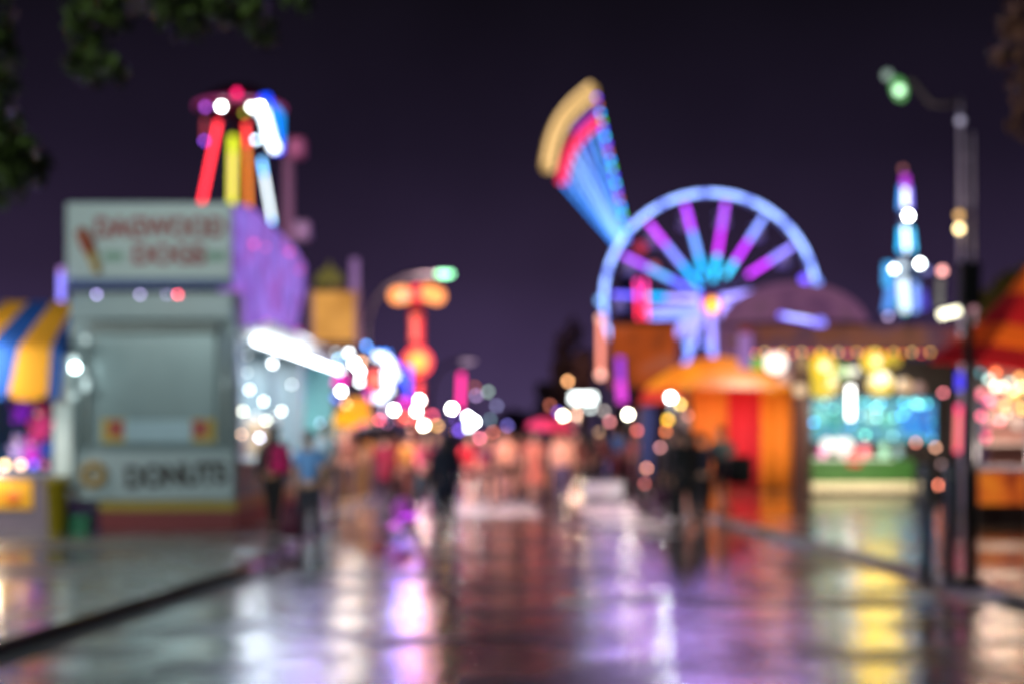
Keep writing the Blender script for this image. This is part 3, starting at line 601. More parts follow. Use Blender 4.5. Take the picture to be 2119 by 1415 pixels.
# ---- claw ride with hanging arms
CD = 70.; cr = thing('claw_ride', 'tall claw ride with red, lime and blue lit arms hanging from its hub', 'fairground ride', (X(492, CD), CD, 0))
def rod(name, a, b, rgb, wpx, gain, parent, d, core=None, n=10):
    wpx *= K+.1; m = MB(); m.tube(P(*a, d), P(*b, d), wpx/2/FPX*d, None, n); return m.build(name, led(rgb, wpx, 'line', gain), parent, True)
m = MB(); m.tube((X(495, CD), CD+.5, 0), (X(495, CD), CD+.5, Z(235, CD)), .55, .4, 14); m.build('mast', paint((70, 20, 30), .5), cr, True)
m = MB(); c = P(497, 205, CD); m.lathe([(.001, .65), (.9, .5), (1.7, .05), (2.1, -.35), (2.15, -.55), (1.6, -.6), (.001, -.6)], c, 32); hub = m.build('hub_canopy', paint((120, 22, 50), .5), cr, True)
m = MB(); m.torus(c + Vector((0, 0, -.45)), 2.15, .09, 48, 8, 0, 'Z'); m.build('rim_lights', led((150, 50, 110), 8, 'line', .35), hub, True)
for px, py, col_, wd, gn in ((458, 221, (240, 255, 250), 14, 2.5), (425, 222, (150, 70, 190), 16, .6), (520, 222, (240, 245, 235), 14, 1.6), (538, 220, (245, 245, 245), 14, 2.2), (490, 193, (226, 20, 90), 22, .8), (423, 292, (130, 70, 210), 14, .5), (530, 290, (200, 225, 245), 14, 1.), (505, 235, (120, 120, 30), 14, .5)):
    m = MB(); m.ball(P(px, py, CD-2.3), wd*K/2/FPX*CD, 12, 8); m.build('lamp_globe', led(col_, wd*K, 'dot', gn), cr, True)
for a, b, col_, wd, gn, core in (((452, 252), (417, 422), (255, 48, 62), 12, 1.6, None), ((482, 282), (480, 424), (190, 200, 10), 24, 1.5, (250, 210, 130)), ((509, 255), (516, 455), (255, 60, 56), 12, 1.1, (255, 150, 30)),
                                 ((541, 330), (564, 462), (120, 190, 255), 10, 1.5, (235, 248, 255)), ((424, 245), (423, 290), (150, 50, 60), 10, .5, None), ((500, 448), (499, 524), (235, 110, 30), 20, 1.3, None)):
    arm = rod('arm', a, b, col_, wd, gn, cr, CD-1.8)
    if core:
        t0 = (a[0]+(b[0]-a[0])*.25, a[1]+(b[1]-a[1])*.25); m = MB(); m.tube(P(*t0, CD-2.2), P(b[0]-(b[0]-a[0])*.06, b[1]-(b[1]-a[1])*.06, CD-2.2), .08); m.build('light_strip', led(core, 8, 'line', 1.15 if core[2] > 200 else .6), arm, True)
up = rod('arm', (548, 200), (575, 316), (10, 70, 255), 34, 1.9, cr, CD-1.9)
m = MB(); m.path([P(530, 228, CD-2.3), P(545, 232, CD-2.3), P(560, 290, CD-2.3), P(571, 312, CD-2.3)], .2); m.build('light_strip', led((235, 245, 255), 17, 'line', 2.6), up, True)
m = MB(); m.path([P(566, 222, CD-1.7), P(580, 240, CD-1.7), P(580, 300, CD-1.7)], .16); m.build('light_strip', led((0, 150, 255), 14, 'line', .9), up, True)
lamp('POINT', P(497, 212, CD+2.6), 2500, (1, .7, .9), cr, .2)  # light added behind the hub so the grey tower shows
# ---- grey tower
gt = thing('tower_ride', 'dim pinkish grey tower ride standing behind the claw ride', 'fairground ride', (X(600, 85), 85, 0))
m = MB(); m.tube((X(600, 85), 85, 0), (X(596, 85), 85, Z(325, 85)), .42, .3, 12); m.build('mast', paint((190, 150, 176), .5), gt, True)
m = MB(); m.box(P(614, 308, 85), (1.05, 1., 1.2), 0, None, .2); m.build('head', paint((210, 120, 160), .5), gt)
m = MB(); m.box(P(626, 480, 84.5), (.95, .9, 1.2), 0, None, .2); m.build('carriage', paint((220, 190, 226), .5), gt)
# ---- street lamps with curved arms
def street_lamp(px_pole, arm, head, d, rgb, wd, gain, label, pole_rgb=(210, 186, 190), side=1, base=.12, watts=0):
    t = thing('street_lamp', label, 'street lamp', (X(px_pole, d), d, base), 'street lamps with curved arms'); pts = [(X(px_pole, d), d, base), (X(px_pole, d), d, Z(arm[0][1], d))] + [P(*a, d) for a in arm[1:]]
    k = d/60
    m = MB(); m.tube(pts[0], pts[1], .11*k, .085*k); m.path(pts[1:], .075*k); m.lathe([(.001, 0), (.2, 0), (.2, .35), (.12, .45)], (pts[0][0], d, base), 12); m.build('pole', paint(pole_rgb, .4), t, True)
    h = P(*head, d); m = MB(); m.ball(h + Vector((0, 0, .06)), (.42*k, .2*k, .12*k), 14, 7, 0, 0.); hd = m.build('lamp_head', GREY, t, True)
    m = MB(); m.ball(h, (.36*k*wd/18, .17, .13*k*wd/18), 14, 8); m.build('lens', led(rgb, wd*K, 'dot', gain), hd, True)
    if watts: lamp('POINT', h - Vector((.5, .6, .45)), watts, (1, .8, .8), t, .2)
    return t
street_lamp(760, [(760, 672), (764, 655), (775, 622), (800, 592), (838, 574), (880, 567), (908, 566)], (920, 567), 60, (130, 215, 160), 18, .85, 'street lamp with green glowing head over the red striker tower', watts=110)
street_lamp(890, [(890, 820), (893, 800), (905, 770), (930, 750), (955, 746)], (966, 746), 110, (76, 62, 74), 18, .7, 'unlit street lamp with curved arm above the pink pillar', (70, 58, 76))  # unlit, yet its lens gets a faint glow
# ---- high striker
HD = 50.; hs = thing('high_striker', 'red high striker tower with orange lit T top and round yellow dial', 'high striker', (X(862, HD), HD, .12))
m = MB(); m.ext(X(846, HD), X(878, HD), HD, HD+.25, .12, Z(612, HD), 0, .03); m.build('tower', paint((150, 30, 30), .5), hs)
rod('light_strip', (858, 652), (858, 705), (255, 110, 96), 20, 1., hs, HD-.12); rod('light_strip', (866, 660), (866, 712), (250, 60, 64), 20, .9, hs, HD-.1); rod('light_strip', (868, 792), (868, 880), (250, 80, 84), 12, .9, hs, HD-.12)
m = MB(); m.disc(P(864, 748, HD-.15), .46, .12); di = m.build('dial', led((255, 100, 40), 34, 'area', 1.3), hs)
m = MB(); m.disc(P(864, 748, HD-.25), .3, .06); m.build('dial_face', led((255, 196, 50), 24, 'area', 1.5), di)
m = MB(); m.torus(P(864, 748, HD-.2), .48, .035, 32, 8); m.build('dial_rim', led((255, 40, 66), 6, 'line', .7), di, True)
for a, b in (((822, 612), (836, 610)), ((886, 606), (904, 613))):
    m = MB(); m.path([P(*a, HD-.1), P(*b, HD-.1)], .3, 12); m.ball(P(*a, HD-.1), .3); m.ball(P(*b, HD-.1), .3); m.build('target_lobe', led((250, 150, 80), 26, 'area', 1.7), hs, True)
m = MB(); m.ball(P(834, 612, HD-.35), .14); m.build('lamp_globe', led((110, 190, 175), 16, 'dot', .4), hs, True)
m = MB(); m.torus(P(863, 606, HD-.2), .2, .07, 28, 8); m.build('bell_ring', led((250, 50, 80), 9, 'line', .8), hs, True)
# ---- starburst sign
SD = 42.; ss = thing('round_sign', 'round white and blue starburst light sign with a red centre', 'light sign', (X(792, SD), SD, .12))
m = MB(); m.tube((X(790, SD), SD+.2, .12), (X(790, SD), SD+.2, Z(790, SD)), .07); m.build('post', DARK, ss, True)
m = MB(); m.disc(P(774, 786, SD-.2), .27, .1); m.build('centre', led((255, 84, 50), 28, 'area', 1.8), ss)
for k, (a, b) in enumerate((((775, 736), (800, 740)), ((800, 740), (812, 765)), ((800, 768), (822, 780)), ((800, 785), (806, 812)), ((775, 822), (798, 824)), ((800, 760), (803, 815)))):
    rod('light_bar', a, b, (230, 240, 255), 22, 1.9, ss, SD-.1)
rod('blue_bar', (772, 730), (806, 731), (0, 130, 255), 12, 1.5, ss, SD+.05); rod('blue_bar', (816, 745), (832, 792), (30, 80, 255), 12, 1.5, ss, SD+.05); rod('blue_bar', (846, 756), (844, 822), (24, 70, 250), 20, 1.2, ss, SD+.05)
rod('pink_bar', (758, 806), (764, 830), (240, 30, 220), 14, 1.2, ss, SD-.05); rod('pink_bar', (830, 828), (846, 836), (250, 50, 200), 18, 1.3, ss, SD-.05); rod('red_bar', (826, 868), (866, 864), (255, 90, 80), 14, .8, ss, SD)
# ---- white cluster lamps left of the sign
for px, py, gn, lb in ((722, 730, 1.3, 'uppermost white lamp of the cluster left of the starburst sign'), (733, 752, 3., 'bright white lamp in the middle of the cluster'), (745, 768, 3., 'bright white lamp lowest of the cluster, touching the starburst'),
                       (748, 748, .9, 'peach tinted lamp between the cluster and the red centre'), (706, 809, 2.2, 'white lamp with violet halo above the orange awning'), (745, 790, 1.4, 'cyan white lamp right above the orange awning'), (695, 728, .22, 'dim grey lamp above the end of the serving stall'), (680, 852, .5, 'faint lilac lamp left of the orange awning')):
    post_lamp(px, py, 38., (238, 246, 250) if px != 748 else (255, 190, 150), 15, gn, lb, group='cluster of white lamps by the starburst sign', name='cluster_lamp')
mg = thing('neon_sign', 'magenta and violet neon sign above the orange awning', 'neon sign', (X(697, 37.5), 37.5, .12)); rod('neon_tube', (688, 792), (718, 784), (240, 10, 180), 16, 1.3, mg, 37.5); rod('neon_tube', (672, 812), (700, 826), (120, 120, 255), 16, 1.1, mg, 37.5)
m = MB(); m.tube((X(697, 37.5), 37.6, .12), (X(697, 37.5), 37.6, Z(786, 37.5)), .05); m.build('post', DARK, mg, True)
# ---- orange awning stall
oa = thing('snack_stall', 'small snack stall under a glowing orange awning on the left', 'stall', (X(733, 37), 37, .12))
m = MB(); y = 37; m.sheet([(X(694, y), y-.6, Z(866, y)), (X(770, y), y-.6, Z(866, y)), (X(758, y), y+.9, Z(822, y)), (X(716, y), y+.9, Z(822, y))], [(0, 1, 2, 3)], .03); m.prism([(X(694, y), Z(866, y)), (X(770, y), Z(866, y)), (X(770, y), Z(884, y)), (X(694, y), Z(880, y))], y-.63, y-.605); m.build('awning', glow_patches([(250, 150, 10), (255, 182, 0)], 1., 1.3, 1.), oa)  # awning cloth emits; its lit look is put into the material
m = MB(); m.ext(X(700, y), X(764, y), y-.4, y+.8, .12, 1.05, 0, .03); m.build('counter', paint((196, 140, 84), .5), oa)
for px in (700, 764): 
    m = MB(); m.tube((X(px, y), y-.5, .12), (X(px, y), y-.5, Z(872, y)), .035); m.build('post', STEEL, oa, True)
m = MB(); m.ext(X(700, y), X(764, y), y+.8, y+.88, .12, Z(860, y)); m.build('back_wall', paint((200, 150, 100), .6), oa)
rod('lamp_tube', (722, 908), (738, 884), (226, 60, 170), 14, .8, oa, y-.8); rod('lamp_tube', (742, 878), (760, 874), (255, 90, 110), 16, .8, oa, y-.75)
lamp('POINT', (X(738, y), y-.2, 2.0), 220, (1, .62, .3), oa, .2)
# ---- string of street and stall lamps down the left
L_ = 'lamps along the fairground street'
for px, py, d, c, wd, gn, lb, wt in ((815, 848, 40, (250, 250, 246), 15, 2.6, 'white post lamp under the starburst sign', 90), (868, 828, 46, (252, 248, 240), 15, 3., 'upper of two white post lamps below the red striker', 120), (862, 850, 44, (252, 246, 238), 15, 2.8, 'lower of two white post lamps below the red striker', 120),
                             (877, 880, 36, (255, 244, 220), 15, 2.6, 'warm white post lamp just over the heads of the crowd', 90), (935, 845, 70, (252, 255, 244), 13, 3.6, 'bright white star like post lamp under the pink pillar', 160), (981, 872, 62, (246, 255, 255), 15, 3.2, 'largest cold white lamp beyond the crowd', 140),
                             (968, 862, 66, (236, 250, 255), 14, 2.0, 'cold white lamp touching the largest one on its left', 0), (970, 884, 60, (230, 245, 250), 14, 1.2, 'pale white lamp under the largest cold white one', 0), (923, 901, 38, (255, 170, 100), 14, .85, 'soft orange lamp above the person in the long navy coat', 30), (993, 906, 52, (250, 130, 150), 14, .8, 'rose lamp in front of the crowd', 0),
                             (1010, 810, 120, (150, 176, 160), 14, .5, 'dim greenish lamp highest of the far street lamps', 0), (1028, 839, 130, (120, 120, 160), 14, .5, 'dim violet grey lamp farthest right of the far street', 0), (985, 818, 115, (170, 140, 190), 14, .5, 'dim lilac lamp beside the pink pillar', 0), (1014, 868, 120, (110, 140, 150), 14, .4, 'dim teal lamp right of the cold white lamps', 0),
                             (982, 800, 118, (180, 90, 60), 13, .3, 'dim rust lamp above the lilac one', 0), (943, 866, 75, (90, 50, 160), 14, .4, 'dim purple lamp under the bright star like one', 0), (795, 852, 41, (220, 190, 220), 14, .4, 'faint lilac lamp left of the white post lamp', 0), (850, 884, 39, (210, 150, 130), 13, .3, 'faint peach lamp left of the warm white one', 0)):
    post_lamp(px, py, d, c, wd, gn, lb, base=.12 if X(px, d) < -3.9 else .004, watts=wt)
for px, py, d, c, gn, lb in ((700, 742, 39, (150, 220, 255), .8, 'sky blue lamp at the left of the white cluster'), (758, 716, 41, (90, 160, 255), .8, 'blue lamp over the starburst sign'), (716, 836, 37, (255, 190, 120), .6, 'apricot lamp on the left edge of the orange awning'), (785, 868, 40, (255, 90, 110), .8, 'coral red lamp under the starburst sign'), (800, 880, 39, (240, 150, 220), .6, 'pink lamp above the black umbrella'), (842, 806, 47, (250, 60, 200), .9, 'magenta lamp left of the red striker tower'),
                         (836, 862, 43, (255, 120, 70), .8, 'vermilion lamp left of the two white post lamps'), (895, 858, 52, (250, 90, 120), .6, 'raspberry lamp right of the two white post lamps'), (905, 880, 47, (255, 190, 110), .6, 'amber lamp between the warm white and star like lamps'), (950, 890, 55, (140, 100, 250), .6, 'violet lamp above the bright red top'), (660, 836, 35, (200, 235, 235), .6, 'icy lamp at the teal stall counter'), (664, 876, 34, (190, 215, 245), .5, 'pale blue lamp lower at the teal stall'),
                         (1020, 895, 62, (255, 140, 120), .5, 'salmon lamp over the middle of the crowd'), (1050, 880, 70, (130, 120, 220), .4, 'dim lavender lamp at the dark end of the street'), (1138, 838, 75, (200, 110, 90), .4, 'dim brick red lamp left of the white light box'), (1262, 872, 44, (250, 150, 150), .5, 'blush lamp over the sky blue shirt'), (1240, 896, 42, (255, 200, 150), .5, 'straw lamp behind the sky blue shirt'), (1318, 890, 38, (255, 120, 110), .5, 'light red lamp left of the navy banner')):
    post_lamp(px, py, d, c, 15, gn, lb, base=.12 if abs(X(px, d)) > 4 else .004, name='string_lamp', group='small coloured lamps of the stalls')
pp = thing('light_pillar', 'glowing hot pink pillar far down the street', 'light pillar', (X(955, 80), 80, .004)); rod('neon_tube', (955, 772), (952, 845), (255, 52, 150), 16, 1.1, pp, 80)
m = MB(); m.tube((X(953, 80), 80.3, 0), (X(953, 80), 80.3, Z(765, 80)), .16); m.build('pole', DARK, pp, True)
# ================================================================== RIGHT SIDE
# ---- ferris wheel
WD = 100.; hub_px = (1467, 622); RW = 219/FPX*WD
fw = thing('ferris_wheel', 'large ferris wheel with pale blue lit rim and violet to cyan spokes', 'ferris wheel', (X(1467, WD), WD, 0)); hc = P(*hub_px, WD)
RIMC = led((138, 168, 246), 8, 'line', 1.3); RIMD = led((96, 116, 215), 8, 'line', 1.1)
def rim(yoff, name):
    m = MB()
    for k in range(15):
        a = 9+24*k; m.torus(hc + Vector((0, yoff, 0)), RW, .15, 12, 8, 0, 'Y', a-9.6, a+9.6); m.torus(hc + Vector((0, yoff, 0)), RW, .15, 3, 8, 1, 'Y', a+9.6, a+14.4)
    return m.build(name, [RIMC, RIMD], fw, True)
rim(-.7, 'rim'); 
m = MB(); m.torus(hc + Vector((0, .7, 0)), RW, .1, 72, 8); m.build('rim', paint((150, 150, 170), .4), fw, True)
SP = {33: ((132, 120, 235), (186, 50, 235), (186, 50, 230)), 57: ((120, 140, 235), (180, 50, 235), (60, 190, 240)), 81: ((160, 70, 220), (186, 40, 220), (30, 185, 240)), 105: ((170, 60, 235), (104, 150, 240), (20, 170, 235)), 129: ((180, 60, 225), (120, 130, 240), (20, 160, 240)), 153: ((150, 70, 215), (90, 150, 225), (92, 96, 240)), 177: ((90, 80, 220), (0, 160, 230), (150, 140, 240))}
for k in range(15):
    a = (9+24*k) % 360; dr = Vector((math.cos(R(a)), 0, math.sin(R(a)))); c3 = SP.get(a, ((140, 130, 240), (130, 140, 240), (150, 140, 245)))
    m = MB(); y = Vector((0, -.7, 0)); wd_ = .14 if a in SP else .2
    for i, (f0, f1) in enumerate(((.93, .66), (.66, .42 if a != 33 else .55), (.42 if a != 33 else .55, {33: .42, 57: .26, 81: .18, 105: .22, 129: .15}.get(a, .1)))): m.tube(hc + y + dr*RW*f0, hc + y*(1 if i < 2 else 1) + dr*RW*f1, wd_, None, 8, i)
    m.build('spoke', [led(c, 8, 'line', 1.15 if a in SP else .9) for c in c3], fw, True)
    m = MB(); m.tube(hc + dr*RW*.96 - y, hc - y + dr*.4, .06); m.build('brace', paint((150, 150, 170), .4), fw, True)
    gp = hc + dr*(RW-1.2) + Vector((0, .3, -.5)); m = MB(); m.ball(gp + Vector((0, -.62, .1)), .28, 10, 7); m.build('gondola_glow', led((72, 60, 84), 16, 'dot', .8), fw, True); m = MB()  # glowing ball added so the dark gondola shows faintly
    m.lathe([(.001, -.55), (.45, -.5), (.55, -.1), (.5, -.08), (.42, -.42), (.001, -.46)], gp, 16); m.tube(gp + Vector((0, 0, -.4)), gp + Vector((0, 0, .5)), .04); m.lathe([(.6, .42), (.4, .6), (.001, .68)], gp, 16); m.build('gondola', paint((190, 176, 200), .4), fw, True)
m = MB(); m.disc(hc + Vector((0, -1.2, -.5)), .62, .3); hb = m.build('hub', led((255, 72, 74), 30, 'area', 1.6), fw)
m = MB(); m.ball(hc + Vector((.05, -1.45, -.5)), (.3, .1, .5), 14, 8); m.build('hub_lamp', led((255, 190, 60), 20, 'area', 2.6), hb, True)
m = MB(); m.tube(hc + Vector((0, -1.2, 0)), hc + Vector((0, 1.2, 0)), .3); m.build('axle', STEEL, fw, True)
for sy in (-1.3, 1.3):
    for sx in (-3.6, 3.6):
        m = MB(); m.tube(hc + Vector((0, sy, 0)), (hc.x+sx, WD+sy, 0), .12); m.build('support_leg', paint((90, 90, 110), .4), fw, True)
for a in (184, 191, 199, 207, 216, 226, 238):
    q = R(a); L_r = 140 if a < 205 else 118 if a < 220 else 90; rod('light_fan', (1467+16*math.cos(q), 632-16*math.sin(q)), (1467+L_r*math.cos(q), 632-L_r*math.sin(q)*.95), ((150, 148, 245), (120, 140, 245))[a % 2], 16, .8, fw, WD-1.6)
for px, py, c, gn in ((1424, 716, (110, 150, 245), .7), (1462, 712, (110, 130, 240), .5), (1493, 709, (110, 90, 225), .6), (1440, 690, (130, 140, 240), .5)):
    m = MB(); m.ball(P(px, py, WD-1.9), .26, 12, 8); m.build('base_lamp', led(c, 15, 'dot', gn), fw, True)
rod('deck_light', (1612, 652), (1690, 668), (110, 100, 235), 14, 1.1, fw, WD-26); rod('deck_light', (1625, 654), (1680, 663), (170, 180, 250), 8, .8, fw, WD-26.4)
for px, py, c, gn in ((1697, 670, (120, 120, 235), .5), (1665, 578, (96, 70, 220), .9), (1690, 585, (110, 140, 240), .5), (1243, 622, (120, 170, 240), .5)):
    m = MB(); m.ball(P(px, py, WD-26.5 if px == 1697 else WD-1.), .3, 12, 8); m.build('base_lamp', led(c, 15, 'dot', gn), fw, True)
# ---- pendulum ride behind the wheel, the light of its swing shaped as a wedge
PD = 112.; pr = thing('pendulum_ride', 'tilted pendulum ride arm, its swept light shaped as blue lattice, red band and gold gondola', 'fairground ride', (X(1300, PD), PD, 0))
a0, a1 = (1290, 515), (1312, 512)
def arcpt(f, t):                                   # f: 0 pivot .. 1 gondola, t: 0 lower edge .. 1 upper edge
    lo = (1286+(1138-1286)*f, 520+(352-520)*f); hi = (1304+(1228-1304)*f, 515+(196-515)*f)
    bul = .20*f*math.sin(math.pi*t); mx_, my_ = lo[0]+(hi[0]-lo[0])*t, lo[1]+(hi[1]-lo[1])*t
    return (mx_-bul*95, my_-bul*60)
ar_ = None
m = MB(); m.path([P(1298, 560, PD), P(*arcpt(.25, .5), PD), P(*arcpt(.95, .5), PD)], [.5, .45, .3], 12); arm = m.build('arm', paint((60, 80, 140), .4), pr, True)
cols = [(40, 120, 220), (70, 130, 225), (110, 160, 235), (130, 175, 240), (110, 160, 240), (80, 120, 230), (60, 140, 220), (90, 80, 220)]
for i in range(8):
    t = i/7; m = MB(); m.path([P(*arcpt(f, t), PD-.5) for f in (.05, .3, .55, .83)], .11, 8); m.build('light_strip', led(cols[i], 8, 'line', .75), arm, True)
for j, f in enumerate((.2, .32, .44, .55, .65, .74)):
    m = MB(); m.path([P(*arcpt(f, t/6), PD-.45) for t in range(7)], .09, 8); m.build('cross_light', led(((70, 130, 230), (110, 160, 240), (80, 120, 230))[j % 3], 8, 'line', .35), arm, True)
m = MB(); m.path([P(*arcpt(.835, t/10), PD-.7) for t in range(11)], .42, 10); m.build('red_band', led((255, 50, 96), 22, 'line', 1.1), arm, True)
rnd2 = random.Random(5)
go = MB(); go.path([P(*arcpt(1.03, .02+t*.95/10), PD-.4) for t in range(11)], .62, 12); go_ = go.build('gondola', led((206, 164, 98), 34, 'area', .95), arm, True)
for q in (.98, 1.075):
    m = MB(); m.path([P(*arcpt(q, .0+t*1/10), PD-.9) for t in range(11)], .12, 8); m.build('gondola_rail', led((250, 205, 140), 6, 'line', .4), go_, True)
for i in range(18):
    f = .12+i*.05; m = MB(); m.ball(P(*arcpt(f, 1.03), PD-.6), .16, 10, 7); m.build('edge_bulb', led(((30, 170, 200), (70, 60, 220), (60, 170, 60), (20, 140, 240), (140, 70, 60), (90, 50, 200))[i % 6], 8.5, 'dot', .5), arm, True)
for t in (.0, 1.):
    m = MB(); m.ball(P(*arcpt(1.03, .02+t*.95), PD-.4), .62, 14, 9); m.build('gondola_end', led((200, 160, 96), 34, 'area', .9), go_, True)
m = MB(); m.path([P(*arcpt(.90, .6+t*.42/5), PD-.5) for t in range(6)], .18, 8); m.build('violet_strip', led((96, 44, 150), 10, 'line', .8), arm, True)
m = MB(); m.tube((X(1298, PD), PD+.8, 0), P(1298, 540, PD) + Vector((0, .8, 0)), .9, .6, 14); m.build('tower', paint((60, 60, 90), .5), pr, True)
m = MB(); m.ball(P(1326, 513, PD-2), .45, 14, 8); m.build('lamp_globe', led((170, 40, 60), 24, 'dot', .75), pr, True)
m = MB(); m.ball(P(1352, 553, PD-2), .35, 14, 8); m.build('lamp_globe', led((190, 80, 80), 18, 'dot', .4), pr, True)
# ---- red neon pillar and salmon pillar
np_ = thing('neon_pillar', 'short neon pillar glowing pink above red, left of the wheel hub', 'neon pillar', (X(1327, 92), 92, 0))
m = MB(); m.tube((X(1327, 92), 92.4, 0), (X(1327, 92), 92.4, Z(575, 92)), .3); m.build('mast', DARK, np_, True)
for px in (1318, 1334): rod('neon_tube', (px, 580), (px+2, 625), (255, 60, 160), 10, .8, np_, 92-.3*(px == 1318)); rod('neon_tube', (px+2, 625), (px+4, 664), (255, 44, 80), 10, .9, np_, 92-.3*(px == 1318))
sp_ = thing('lamp_column', 'salmon lit column with a round lamp at its top and foot', 'lamp column', (X(1244, 70), 70, .12))
m = MB(); m.tube((X(1244, 70), 70.4, .12), (X(1244, 70), 70.4, Z(655, 70)), .2); m.build('pole', DARK, sp_, True)
rod('light_tube', (1243, 668), (1243, 770), (240, 140, 116), 16, 1., sp_, 70)
for py, gn in ((660, .6), (775, .8)):
    m = MB(); m.ball(P(1243, py, 69.7), .19, 12, 8); m.build('lamp_globe', led((255, 180, 160), 16, 'dot', gn), sp_, True)
pt = thing('light_column', 'tapering violet to magenta light column beside the orange facade', 'light column', (X(1284, 52), 52, .12))
rod('light_tube', (1283, 738), (1285, 790), (160, 60, 210), 22, .9, pt, 52); rod('light_tube', (1284, 788), (1288, 832), (232, 70, 225), 28, 1., pt, 52)
m = MB(); m.tube((X(1286, 52), 52.5, .12), (X(1286, 52), 52.5, Z(740, 52)), .2); m.build('pole', DARK, pt, True)
# ---- orange ride facade
of = thing('ride_facade', 'dim rust orange ride facade with pale lettering blur under the wheel', 'ride facade', (X(1330, 60), 60, .12)); y = 60.
m = MB(); m.ext(X(1262, y), X(1400, y), y, y+.4, Z(800, y), Z(674, y), 0, .05); m.build('panel', glow_patches([(96, 34, 20), (150, 66, 26), (190, 80, 20), (176, 100, 76)], .55, .75, 1.), of)  # board emits a dim orange of its own
m = MB(); m.ext(X(1255, y), X(1405, y), y-.2, y+.5, Z(674, y), Z(662, y), 0, .05); m.build('cornice', paint((120, 50, 20), .5), of)
m = MB(); m.ext(X(1265, y), X(1398, y), y+.1, y+.4, .12, Z(800, y)); m.build('wall', paint((80, 40, 40), .6), of)
# ---- lit box sign and lamps
bs = thing('box_sign', 'small blank white light box sign on a post right of the street', 'light sign', (X(1207, 55), 55, .12)); y = 55.
m = MB(); m.ext(X(1182, y), X(1232, y), y, y+.25, Z(832, y), Z(814, y), 0, .04); m.build('light_box', led((245, 255, 252), 16, 'line', 3.), bs)
m = MB(); m.tube((X(1207, y), y+.12, .12), (X(1207, y), y+.12, Z(832, y)), .06); m.build('post', DARK, bs, True)
for px, py, d, c, wd, gn, lb, wt in ((1175, 788, 58, (255, 180, 120), 15, .8, 'soft orange lamp above the white light box', 0), (1165, 860, 48, (255, 236, 205), 15, 1.8, 'warm cream lamp below the white light box', 130), (1300, 857, 42, (255, 246, 222), 16, 2.6, 'bright warm lamp under the violet light column', 160),
                                (1222, 845, 54, (200, 210, 205), 14, .7, 'pale lamp directly under the white light box', 0), (1155, 852, 60, (70, 60, 170), 16, .7, 'violet blue lamp left of the warm cream lamp', 0), (1250, 850, 50, (210, 196, 186), 14, .35, 'faint beige lamp right of the white light box', 0), (1180, 892, 46, (190, 110, 110), 14, .35, 'faint dusty pink lamp below the cream lamp', 0),
                                (1338, 968, 30, (235, 150, 120), 13, .6, 'low salmon lamp left of the dark coated couple', 0), (1366, 925, 33, (225, 150, 150), 13, .5, 'dusty rose lamp behind the dark coated couple', 0), (1334, 1000, 29.5, (200, 100, 96), 13, .4, 'dim red lamp lowest beside the dark coated couple', 0)):
    post_lamp(px, py, d, c, wd, gn, lb, base=.12 if X(px, d) > 3.95 else .004, watts=wt)
# ---- ticket tent with mushroom canopy
TD = 39.; tt = thing('ticket_tent', 'orange and red panelled tent kiosk under a glowing mushroom shaped canopy', 'tent', (X(1530, TD), TD, .12))
cx = X(1484, TD-1); m = MB(); m.lathe([(1.9, Z(810, TD)), (1.88, Z(800, TD)), (1.55, Z(783, TD)), (1.1, Z(762, TD)), (.6, Z(748, TD)), (.2, Z(742, TD)), (.001, Z(741, TD))], (cx, TD-1, 0), 32); m.build('mushroom_canopy', glow_patches([(236, 104, 8), (255, 138, 8), (255, 166, 18)], .9, 1., 3.), tt, True)  # canvas emits; lamplight through it is put into the material
m = MB(); m.sheet([(X(1560, TD), TD-.6, Z(770, TD)), (X(1625, TD), TD-.4, Z(796, TD)), (X(1625, TD), TD+.6, Z(790, TD)), (X(1560, TD), TD+.6, Z(765, TD))], [(0, 1, 2, 3)], .05); m.build('side_awning', canvas((240, 110, 20), .4), tt)
m = MB(); m.sheet([(X(1312, TD), TD-1.6, Z(836, TD)), (X(1400, TD), TD-1.6, Z(828, TD)), (X(1405, TD), TD-.3, Z(792, TD)), (X(1330, TD), TD-.3, Z(806, TD))], [(0, 1, 2, 3)], .05); m.build('red_awning', glow_patches([(210, 40, 40), (250, 60, 50)], 1., .8, 3.), tt)  # red cloth given a glow as if lit
zt_ = Z(798, TD)
for x0_, x1_, c, nm in ((1430, 1506, (226, 124, 40), 'orange_panel'), (1506, 1574, (214, 30, 48), 'red_panel'), (1574, 1656, (240, 136, 30), 'orange_panel')):
    m = MB(); k = 8; a = X(x0_, TD)+.003; b_ = X(x1_, TD)-.003; vs = []; fs = []
    for i in range(k+1):
        for z in (.13, 1.4, zt_): vs.append((a+(b_-a)*i/k, TD-.06*math.sin(i*1.57)+.05, z))
    for i in range(k):
        for j in range(2): fs.append((i*3+j, (i+1)*3+j, (i+1)*3+j+1, i*3+j+1))
    m.sheet(vs, fs, .02); m.build(nm, canvas(c, .25), tt, True)
m = MB(); m.ext(X(1656, TD)-.02, X(1656, TD)+.02, TD, TD+3.5, .13, zt_); m.ext(X(1430, TD)-.02, X(1430, TD)+.02, TD, TD+3.5, .13, zt_); m.ext(X(1430, TD), X(1656, TD), TD+3.5, TD+3.55, .13, zt_); m.build('rear_panel', canvas((150, 90, 30), .3), tt)
m = MB(); m.ext(X(1432, TD), X(1654, TD), TD+.1, TD+3.5, zt_-.03, zt_+.03); m.build('roof', canvas((200, 100, 30), .3), tt)
for px in (1408,):
    m = MB(); m.tube((X(px, TD), TD-1, .12), (X(px, TD), TD-1, Z(800, TD)), .04); m.build('pole', STEEL, tt, True)
lamp('AREA', (X(1560, 36), 35.2, 2.9), 260, (1, .86, .7), tt, 1.2, (X(1560, 39), 39, 1.2)); lamp('POINT', (X(1480, 40.5), 40.8, 2.2), 120, (1, .7, .4), tt, .3)
